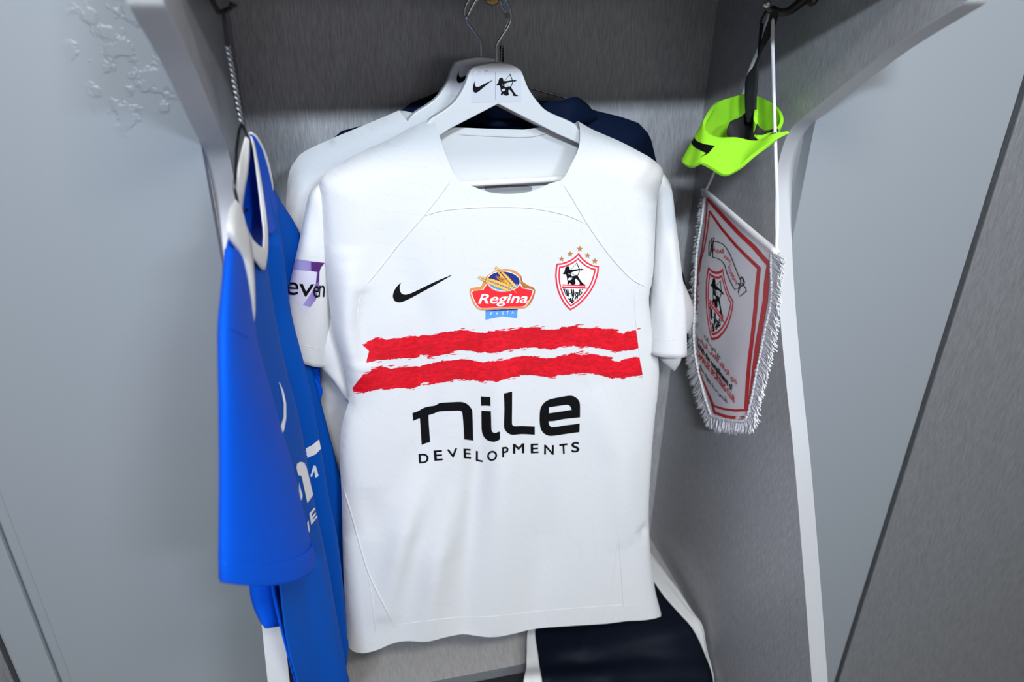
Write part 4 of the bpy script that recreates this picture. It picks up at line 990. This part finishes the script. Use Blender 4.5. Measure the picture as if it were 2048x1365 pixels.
# white prints caught in the folds
bb = world_bvh([bbody])
K4 = lambda p: crop(p, 520, 740, 3.79)
print_on(bb, 'ring_print', [K4(stroke([(140, 95), (165, 160), (184, 260), (184, 360), (166, 440), (152, 488)], [4, 14, 18, 20, 30, 26]))], M['white_ink'], blue, 3, 1, rule='nonzero')
for q in ([(330, 602), (390, 572), (443, 528), (458, 598), (420, 640), (346, 672)], [(272, 745), (275, 715), (300, 698), (330, 705), (348, 740), (372, 840), (398, 950), (354, 1012), (310, 805), (285, 800)], [(293, 855), (302, 900), (318, 950), (312, 985), (296, 1006), (275, 950), (290, 920)],
          [(374, 824), (404, 725), (422, 728), (442, 805), (418, 818), (410, 765), (388, 822)], [(368, 1090), (408, 1045), (412, 1060), (385, 1098), (390, 1112), (416, 1080), (420, 1095), (394, 1130), (398, 1140), (428, 1100), (430, 1118), (384, 1178)], [(352, 1165), (362, 1140), (372, 1220), (366, 1235)]):
    o = print_on(bb, 'letter', [K4(q)], M['white_ink'], blue, 2.5, 1, rule='nonzero')
    if o:                                                   # keep only the largest piece that shows
        bm = bmesh.new(); bm.from_mesh(o.data); left = set(bm.faces); best = []
        while left:
            st_ = [left.pop()]; isl = [st_[0]]
            while st_:
                fc = st_.pop()
                for e_ in fc.edges:
                    for g_ in e_.link_faces:
                        if g_ in left: left.discard(g_); st_.append(g_); isl.append(g_)
            if len(isl) > len(best): best = isl
        bmesh.ops.delete(bm, geom=[f_ for f_ in bm.faces if f_ not in set(best)], context='FACES'); bm.to_mesh(o.data); bm.free()
# its wire hanger
bw = thing('wire_hanger', 'dark wire hanger carrying the blue shirt from the side hook', 'hanger', at_y(447, 40, .80))
cord = [(447, 24), (447, 30), (449, 45), (453, 80), (458, 110), (466, 160), (474, 210), (481, 244)]
tube('hook', spline([at_y(u, v, .80) for u, v in cord], 40), 0.0017, M['dark_steel'], bw, seg=8)
for ph in (0, math.pi):
    P = []
    for i in range(90):
        t = i / 89; c = at_y(455 + 28 * t, 92 + 155 * t, .80); a = 14 * math.pi * t + ph
        P.append(c + np.array((0.0014 * math.cos(a), 0.0014 * math.sin(a), 0)))
    tube('twisted_neck', P, 0.0013, M['wire_grey'], bw, seg=6)
tube('frame', densify([at_y(*q) for q in ((483, 247, .80), (490, 262, .805), (499, 282, .82), (520, 340, .88), (545, 390, .95), (500, 420, .85), (478, 420, .72), (470, 380, .70), (473, 300, .755), (478, 262, .79), (483, 247, .80))], 0.02, False), 0.0015, M['dark_steel'], bw, seg=8)
# side hook
lh = thing('coat_hook', 'black hook on the left side board holding the blue shirt', 'hook', at_x(425, 10, XL))
w0 = at_x(424, 4, XL)
yk = w0[1]
P = spline([np.array((XL, yk, w0[2] + 0.004)), at_y(434, 20, min(yk, .83)), at_y(441, 25, .805), at_y(452, 21, .797), at_y(462, 16, .795), at_y(464, 11, .795)], 40)
tube('hook', P, np.linspace(0.0028, 0.0024, 40), M['dark_steel'], lh, seg=10)
tube('hook_tip', [P[-2] + np.array((0, 0, -.001)), P[-1] + np.array((.0015, 0, .002))], [0.003, 0.0042], M['dark_steel'], lh, seg=12)
tube('wall_plate', [w0 + np.array((-0.0005, 0, 0.012)), w0 + np.array((0.0025, 0, 0.012))], 0.013, M['steel'], lh, seg=20)

# ------------------------------------------------------------------ hook, pennant and foam guard on the other board
YK = 0.885
rh = thing('coat_hook', 'dark metal hook on the right side board above the pennant', 'hook', at_y(1605, 8, YK))
hp = at_y(1604, 6, YK); hp[0] = XR
P = spline([np.array((XR, hp[1], hp[2] + 0.012)), at_y(1590, 14, YK), at_y(1572, 24, YK), at_y(1552, 24, YK), at_y(1538, 18, YK), at_y(1534, 8, YK)], 40)
tube('hook', P, np.linspace(0.0062, 0.0034, 40), M['bronze'], rh, seg=12)
tube('wall_plate', [np.array((XR + 0.0005, hp[1], hp[2] + 0.014)), np.array((XR - 0.004, hp[1], hp[2] + 0.014))], [0.018, 0.016], M['bronze'], rh, seg=24)
bm = bmesh.new(); bmesh.ops.create_uvsphere(bm, u_segments=14, v_segments=10, radius=0.005, matrix=Matrix.Translation(Vector(P[-1])))
me = bpy.data.meshes.new('hook_tip'); bm.to_mesh(me); bm.free(); me.materials.append(M['steel']); link(bpy.data.objects.new('hook_tip', me), rh)

PA, PB = at_y(1412, 383, 1.045), at_y(1556, 505, 0.79)
PB[2] = PB[2]; 
pen = thing('pennant', 'white satin pennant with red borders and fringe hanging on the right board', 'pennant', (PA + PB) / 2)
pd = PB - PA; pd[2] = 0; pd /= np.linalg.norm(pd)
pn = np.cross(pd, (0, 0, 1.0)); pn /= np.linalg.norm(pn)
if pn[0] > 0: pn = -pn                                  # towards the locker's middle
def on_pen(u, v, off=0.0):
    w = ray(u, v); t = (PA - CAM).dot(pn) / w.dot(pn); p = CAM + w * t
    s = (p - PA).dot(pd); h = PA[2] - p[2]
    b = 0.004 * math.sin(s * 24 + h * 7) * min(1, max(0, h * 6)) + 0.003 * math.sin(h * 22 + s * 9)
    return p + pn * (b + off)
pen_px = [(1413, 386), (1440, 408), (1480, 441), (1520, 474), (1546, 500), (1542, 540), (1541, 599), (1527, 661), (1519, 723), (1511, 797), (1502, 833), (1478, 841), (1450, 838), (1428, 832), (1422, 824), (1407, 785), (1393, 719), (1389, 661), (1393, 599), (1400, 505), (1408, 447)]
v, f = fill([pen_px], 6)
cloth = mesh_obj('cloth', [on_pen(a, b) for a, b in v], f, M['satin'], pen, uv=v / 1000, solid=0.0006)
tube('rod', [on_pen(u, v, 0.0) for u, v in spline([(1408, 381), (1450, 415), (1500, 457), (1557, 505)], 24)], 0.0042, M['satin'], pen, seg=10)
tube('rod_end', [on_pen(1406, 379), on_pen(1409, 391)], 0.0045, M['fringe'], pen, seg=8)
bp_ = world_bvh([cloth])
PZ = lambda p: crop(p, 1350, 350, 2.574)
outr = [(165, 122), (250, 215), (330, 300), (410, 375), (484, 462), (472, 560), (466, 650), (446, 760), (425, 880), (408, 1020), (392, 1160), (372, 1246)]
print_on(bp_, 'border', [PZ(stroke(outr, [14, 18, 20, 22, 24, 26, 26, 25, 24, 24, 24, 22]))], M['pen_red'], pen, 4, 0, 'nonzero')
print_on(bp_, 'border', [PZ(stroke([(380, 1245), (330, 1254), (260, 1244), (205, 1224), (186, 1165), (150, 1075), (118, 985)], [18, 16, 15, 14, 8, 6, 5]))], M['pen_red'], pen, 4, 0, 'nonzero')
inr = [(178, 185), (240, 275), (320, 370), (380, 430), (434, 482), (424, 570), (416, 680), (398, 850), (384, 960), (374, 1080), (366, 1216)]
print_on(bp_, 'border', [PZ(stroke(inr, [10, 12, 14, 16, 20, 20, 20, 19, 19, 19, 18]))], M['pen_red'], pen, 4, 0, 'nonzero')
print_on(bp_, 'border', [PZ(stroke([(372, 1212), (310, 1214), (250, 1206), (200, 1190), (168, 1110), (138, 1040), (116, 975)], [12, 12, 12, 11, 6, 5, 4]))], M['pen_red'], pen, 4, 0, 'nonzero')
print_on(bp_, 'border', [PZ(stroke([(168, 128), (158, 260), (140, 390), (122, 480), (113, 600), (110, 700)], [8, 7, 7, 7, 6, 5]))], M['pen_red'], pen, 4, 0, 'nonzero')
print_on(bp_, 'border', [PZ(stroke([(180, 190), (168, 290), (150, 390), (138, 430), (128, 500)], [6, 6, 6, 5, 4]))], M['pen_red'], pen, 4, 0, 'nonzero')
CP = fit_aff([(262, 460), (622, 283), (945, 500), (487, 1213)], [(1417.3, 533.4), (1447.2, 537.2), (1468.2, 602.9), (1424.3, 681)])
crest(bp_, CP, pen, 2.0, star=False)
P3 = lambda p: crop(p, 1370, 460, 5.247)
scroll = [(300, 122), (345, 125), (400, 148), (440, 190), (480, 260), (510, 340), (545, 430), (582, 520)]
scroll2 = [(295, 288), (340, 296), (385, 320), (420, 365), (440, 440), (470, 520), (505, 590), (528, 628), (548, 612)]
for q, w in ((scroll, 7), (scroll2, 7), ([(300, 80), (312, 92), (300, 125), (297, 200), (295, 288)], 9), ([(300, 82), (285, 92), (284, 200), (282, 235)], 7), ([(268, 112), (258, 150), (255, 270), (268, 275), (280, 150)], 7), ([(590, 490), (612, 510), (628, 560)], 12), ([(585, 500), (590, 545), (562, 625)], 8), ([(600, 560), (640, 610), (648, 640), (580, 700), (562, 650), (590, 590)], 8), ([(628, 560), (600, 590), (560, 560)], 9)):
    print_on(bp_, 'scroll_print', [P3(stroke(q, w))], M['ink'], pen, 2, 1, 'nonzero')
def arabic(s, p_right, p_left, up, matl, name, lay=1):
    lp = text_loops(shape_arabic(s), offset=0.02)
    if not lp: return
    A = np.vstack(lp); x0, x1 = A[:, 0].min(), A[:, 0].max()
    a, b, u_ = np.array(p_left, float), np.array(p_right, float), np.array(up, float)
    L = [a + np.outer((l[:, 0] - x0) / (x1 - x0), b - a) + np.outer(l[:, 1] / 0.6, u_) for l in lp]
    print_on(bp_, name, L, matl, pen, 1.6, lay, 'odd')
arabic('\u0627\u0644\u0639\u0631\u0628\u064a\u0629', P3([(408, 250)])[0], P3([(304, 222)])[0], (0.3, -8), M['text_red'], 'scroll_lettering')
arabic('\u0645\u0635\u0631', P3([(478, 348)])[0], P3([(412, 275)])[0], (1.5, -8), M['text_red'], 'scroll_lettering')
arabic('\u062c\u0645\u0647\u0648\u0631\u064a\u0629', P3([(548, 585)])[0], P3([(455, 395)])[0], (3, -8), M['text_red'], 'scroll_lettering')
P4 = lambda x, y: (1370 + x / 5.688, 640 + y / 5.688)
arabic('\u0645\u0639 \u062a\u062d\u064a\u0640\u0640\u0640\u0627\u062a', P4(408, 452), P4(225, 200), (0, -8), M['ink'], 'greeting_lettering')
arabic('\u0646\u0627\u062f\u064a \u0627\u0644\u0632\u0645\u0627\u0644\u0643 \u0644\u0644\u0623\u0644\u0639\u0627\u0628 \u0627\u0644\u0631\u064a\u0627\u0636\u064a\u0629', P4(592, 742), P4(134, 195), (0, -8.5), M['text_red'], 'greeting_lettering')
arabic('\u062a\u0623\u0633\u0633 \u0633\u0646\u0629 \u0661\u0669\u0661\u0661', P4(484, 955), P4(250, 690), (0, -6.5), M['ink'], 'greeting_lettering')
def latin(s, a, b, up, matl, off):
    lp = text_to(s, a, b, up, offset=off)
    print_on(bp_, 'greeting_lettering', lp, matl, pen, 1.6, 1, 'odd')
latin('With the compliments of', P4(146, 312), P4(540, 815), (0.4, -12.5), M['ink'], 0.03)
latin('ZAMALEK SPORTING CLUB', P4(132, 392), P4(566, 950), (0.4, -12.5), M['text_red'], 0.03)
latin('Since 1911', P4(175, 545), P4(262, 690), (0.4, -7), M['ink'], 0.015)
# fringe: twisted loops along the sides and the foot, and the braid they are sewn to
inn = spline([(1549, 505), (1546, 540), (1544, 599), (1531, 661), (1523, 723), (1514, 797), (1503, 838), (1478, 841), (1450, 838), (1428, 832), (1421, 824), (1407, 785), (1393, 719), (1389, 661), (1393, 599), (1400, 505), (1408, 447), (1411, 395)], 620)
out = spline([(1572, 517), (1566, 550), (1560, 595), (1553, 668), (1543, 730), (1531, 800), (1514, 857), (1485, 862), (1455, 861), (1432, 857), (1412, 843), (1391, 788), (1378, 724), (1377, 672), (1384, 600), (1393, 515), (1402, 450), (1405, 400)], 620)
FV, FF = [], []
for i in range(620):
    a, b = inn[i], out[i]
    b = b + rng.normal(0, 1.5, 2) + np.array((0, 2.5)); a = a + rng.normal(0, 0.3, 2)
    side = np.array((b[1] - a[1], -(b[0] - a[0]))); side /= np.linalg.norm(side) + 1e-9
    k = rng.uniform(1.0, 2.0); o1, o2 = rng.normal(0, .0012), rng.normal(0.001, .0018)
    m = a * 0.45 + b * 0.55
    loop = [on_pen(*a, 0.0006), on_pen(*(m + side * k), 0.001 + o1), on_pen(*(b + side * 0.6), o2 + 0.001), on_pen(*(b - side * 0.8), o2 - 0.0004), on_pen(*(m - side * k), o1 - 0.001), on_pen(*(a - side * 0.4), -0.0006)]
    s = len(FV); V, F = tube_data(spline(loop, 9), 0.0009, 5); FV += V; FF += [tuple(q + s for q in t) for t in F]
fo = mesh_obj('fringe', FV, FF, M['fringe'], pen); fo['kind'] = 'stuff'
BV = [on_pen(u, v, 0.0012 + 0.0005 * math.sin(i * 1.9)) for i, (u, v) in enumerate(inn)]
tube('braid', BV, 0.0020 + 0.0005 * np.sin(np.arange(620) * 1.3), M['fringe'], pen, seg=6)
YS = 0.885
cr = spline([at_y(1546, 26, YS), at_y(1545, 70, YS - .005), at_y(1546, 120, YS - .012), at_y(1549, 230, YS - .035), at_y(1552, 330, YS - .06), at_y(1555, 430, .815), on_pen(1556, 503)], 60)
tube('cord', cr, 0.0022, M['cord'], pen, seg=8)
cl = spline([at_y(1540, 26, YS + .003), at_y(1520, 90, .91), at_y(1500, 140, .935), at_y(1486, 186, .965), at_y(1452, 280, 1.0), at_y(1428, 345, 1.03), on_pen(1411, 382)], 60)
tube('cord', cl, 0.0022, M['cord'], pen, seg=8)

# foam guard: one curled strip of neon foam with a black strap
gd = thing('foam_guard', 'curled neon green foam guard hanging by a black strap over the pennant', 'guard', at_y(1470, 270, .87))
top_r = [(1576, 262, .805), (1550, 268, .81), (1525, 281, .82), (1504, 284, .825), (1472, 277, .835), (1437, 277, .845), (1416, 269, .855), (1409, 255, .868), (1412, 238, .885), (1434, 206, .912), (1462, 195, .925), (1490, 188, .93), (1513, 192, .925), (1542, 205, .905), (1558, 220, .885), (1564, 238, .87), (1558, 254, .86), (1536, 265, .852), (1520, 256, .85), (1511, 238, .856), (1513, 219, .868)]
bot_r = [(1577, 266, .805), (1552, 281, .805), (1507, 312, .80), (1478, 338, .80), (1450, 351, .80), (1424, 337, .805), (1402, 327, .812), (1382, 334, .825), (1366, 322, .85), (1392, 290, .885), (1425, 282, .91), (1470, 280, .92), (1500, 280, .915), (1532, 270, .895), (1549, 266, .878), (1556, 266, .866), (1550, 272, .858), (1531, 282, .852), (1517, 280, .85), (1509, 270, .855), (1511, 260, .866)]
n = 140
A = spline([at_y(*q) for q in top_r], n); B = spline([at_y(*q) for q in bot_r], n)
V = []; F = []; R_ = 8
for r in range(R_ + 1):
    t = r / R_; V += list(A * (1 - t) + B * t)
F = [(r * n + i, r * n + i + 1, (r + 1) * n + i + 1, (r + 1) * n + i) for r in range(R_) for i in range(n - 1)]
foam = mesh_obj('foam_strip', V, F, M['neon'], gd)
m = foam.modifiers.new('solid', 'SOLIDIFY'); m.thickness = 0.0045; m.offset = 0
m = foam.modifiers.new('bevel', 'BEVEL'); m.width = 0.0014; m.segments = 2; m.limit_method = 'ANGLE'
gb = world_bvh([foam])
K2 = lambda p: crop(p, 1340, 0, 3.413)
print_on(gb, 'tick_logo', [K2([(160, 918), (148, 945), (150, 985), (175, 1010), (245, 1048), (205, 1078), (260, 1050), (305, 998), (230, 985), (185, 965), (165, 940)])], M['ink'], gd, 3, 0)
lin_ = [at_y(*q) for q in ((1496, 222, .905), (1478, 236, .89), (1462, 243, .88), (1455, 262, .87), (1458, 272, .852), (1480, 279, .845), (1507, 284, .838), (1530, 280, .835), (1549, 268, .835), (1556, 258, .855), (1530, 262, .845), (1515, 250, .85), (1510, 225, .88))]
c0 = np.mean(lin_, axis=0) + np.array((0, 0.01, -0.02))
LV = list(spline(lin_ + lin_[:1], 60)); mid_ = [(p * 0.5 + c0 * 0.5) + np.array((0, 0, -0.008)) for p in LV]
V = LV + mid_ + [c0 + np.array((0, 0, -0.012))]
F = [(i, i + 1, 61 + i, 60 + i) for i in range(59)] + [(60 + i, 61 + i, 120) for i in range(59)]
mesh_obj('lining', V, F, M['black_cloth'], gd, solid=0.002)
strapL = [(1542, 16, .882), (1537, 40, .885), (1523, 80, .89), (1513, 125, .90), (1493, 155, .905), (1490, 190, .895), (1491, 225, .89), (1493, 245, .88)]
strapR = [(1557, 18, .878), (1556, 35, .88), (1543, 68, .885), (1524, 104, .89), (1516, 130, .893), (1516, 160, .885), (1513, 200, .88), (1512, 245, .87)]
ribbon('strap', strapL, strapR, 60, gd, M['black_cloth'], 0.0014)
ribbon('strap', [(1520, 46, .90), (1518, 70, .90), (1515, 110, .902)], [(1527, 46, .90), (1523, 75, .90), (1517, 112, .902)], 20, gd, M['black_cloth'], 0.0012)
tube('strap_loop', spline([at_y(1520, 46, .90), at_y(1530, 26, .89), at_y(1545, 14, .885), at_y(1557, 18, .879)], 20), 0.0015, M['black_cloth'], gd, seg=6)

# ------------------------------------------------------------------ shorts on the bench
shorts = thing('shorts', 'navy shorts with white side panels draped over the bench edge', 'shorts', (0.36, 0.95, ZB))
def srow(kind, val, pts): return [at_z(u, v, val) if kind == 'z' else at_y(u, v, val) for u, v in pts]
zb = ZB
rows = [srow('z', zb + .020, [(1098, 1095), (1112, 1094), (1160, 1092), (1215, 1090), (1270, 1092), (1288, 1093), (1292, 1096)]),
        srow('z', zb + .026, [(1084, 1150), (1098, 1150), (1155, 1145), (1220, 1140), (1290, 1138), (1306, 1130), (1318, 1130)]),
        srow('z', zb + .026, [(1068, 1210), (1080, 1210), (1150, 1200), (1225, 1190), (1325, 1190), (1350, 1180), (1357, 1183)]),
        srow('z', zb + .022, [(1055, 1262), (1070, 1262), (1150, 1250), (1240, 1240), (1358, 1228), (1380, 1222), (1385, 1226)]),
        srow('y', .862, [(1053, 1312), (1076, 1312), (1152, 1298), (1250, 1284), (1386, 1260), (1403, 1252), (1406, 1260)]),
        srow('y', .838, [(1052, 1336), (1079, 1335), (1155, 1330), (1260, 1318), (1408, 1306), (1421, 1300), (1424, 1302)]),
        srow('y', .800, [(1047, 1366), (1084, 1366), (1158, 1364), (1270, 1362), (1424, 1362), (1434, 1362), (1437, 1362)]),
        srow('y', .780, [(1042, 1440), (1090, 1440), (1162, 1440), (1280, 1440), (1432, 1440), (1444, 1440), (1448, 1440)])]
C = np.array(rows); C[..., 0] = np.minimum(C[..., 0], XR - 0.006)
def cols(i0, i1, nc, nr=70, amp=0.0):
    A = np.array([spline_u(r, 61) for r in C])                       # dense across
    k0, k1 = int(round(i0 / 6 * 60)), int(round(i1 / 6 * 60))
    A = A[:, k0:k1 + 1]
    S = np.array([spline(A[:, j], nr) for j in range(A.shape[1])])
    m = A.shape[1]
    for j in range(m):
        for i in range(nr):
            g = (k0 + j) / 60
            bump = amp * (math.sin(g * 31 - i * 0.10) + 0.6 * math.sin(g * 53 + i * 0.16 + 1))
            S[j, i] += np.array((0, -0.7 * bump, max(0, bump) * 0.9))
    V = [S[j, i] for i in range(nr) for j in range(m)]
    F = [(i * m + j, i * m + j + 1, (i + 1) * m + j + 1, (i + 1) * m + j) for i in range(nr - 1) for j in range(m - 1)]
    return V, F
C[:, :, 1] = C[:, :, 1]
def short_part(name, i0, i1, matl, amp, solid=0.002):
    V, F = cols(i0, i1, 0, amp=amp)
    return mesh_obj(name, V, F, matl, shorts, solid=solid)
# resample so that columns 0-1 and 4-6 are the white panels
short_part('side_panel', 0, 1, wp, 0.001)
short_part('front', 1, 4, M['shorts_navy'], 0.0028)
short_part('side_panel', 4, 6, wp, 0.001)
# under layer of the folded shorts, resting on the bench
ur = [srow('z', zb + .006, [(1120, 1090), (1200, 1085), (1285, 1096)]), srow('z', zb + .006, [(1110, 1160), (1200, 1150), (1318, 1160)]), srow('z', zb + .006, [(1100, 1240), (1200, 1230), (1365, 1235)]), srow('y', .872, [(1095, 1300), (1200, 1290), (1375, 1272)])]
A = np.array([spline(r, 24) for r in ur]); S = np.array([spline(A[:, j], 24) for j in range(24)])
S[..., 1] = np.maximum(S[..., 1], 0.868); S[..., 2] = np.maximum(S[..., 2], ZB + 0.003)
V = [S[j, i] for i in range(24) for j in range(24)]
F = [(i * 24 + j, i * 24 + j + 1, (i + 1) * 24 + j + 1, (i + 1) * 24 + j) for i in range(23) for j in range(23)]
mesh_obj('back', V, F, M['shorts_navy'], shorts, solid=0.003)
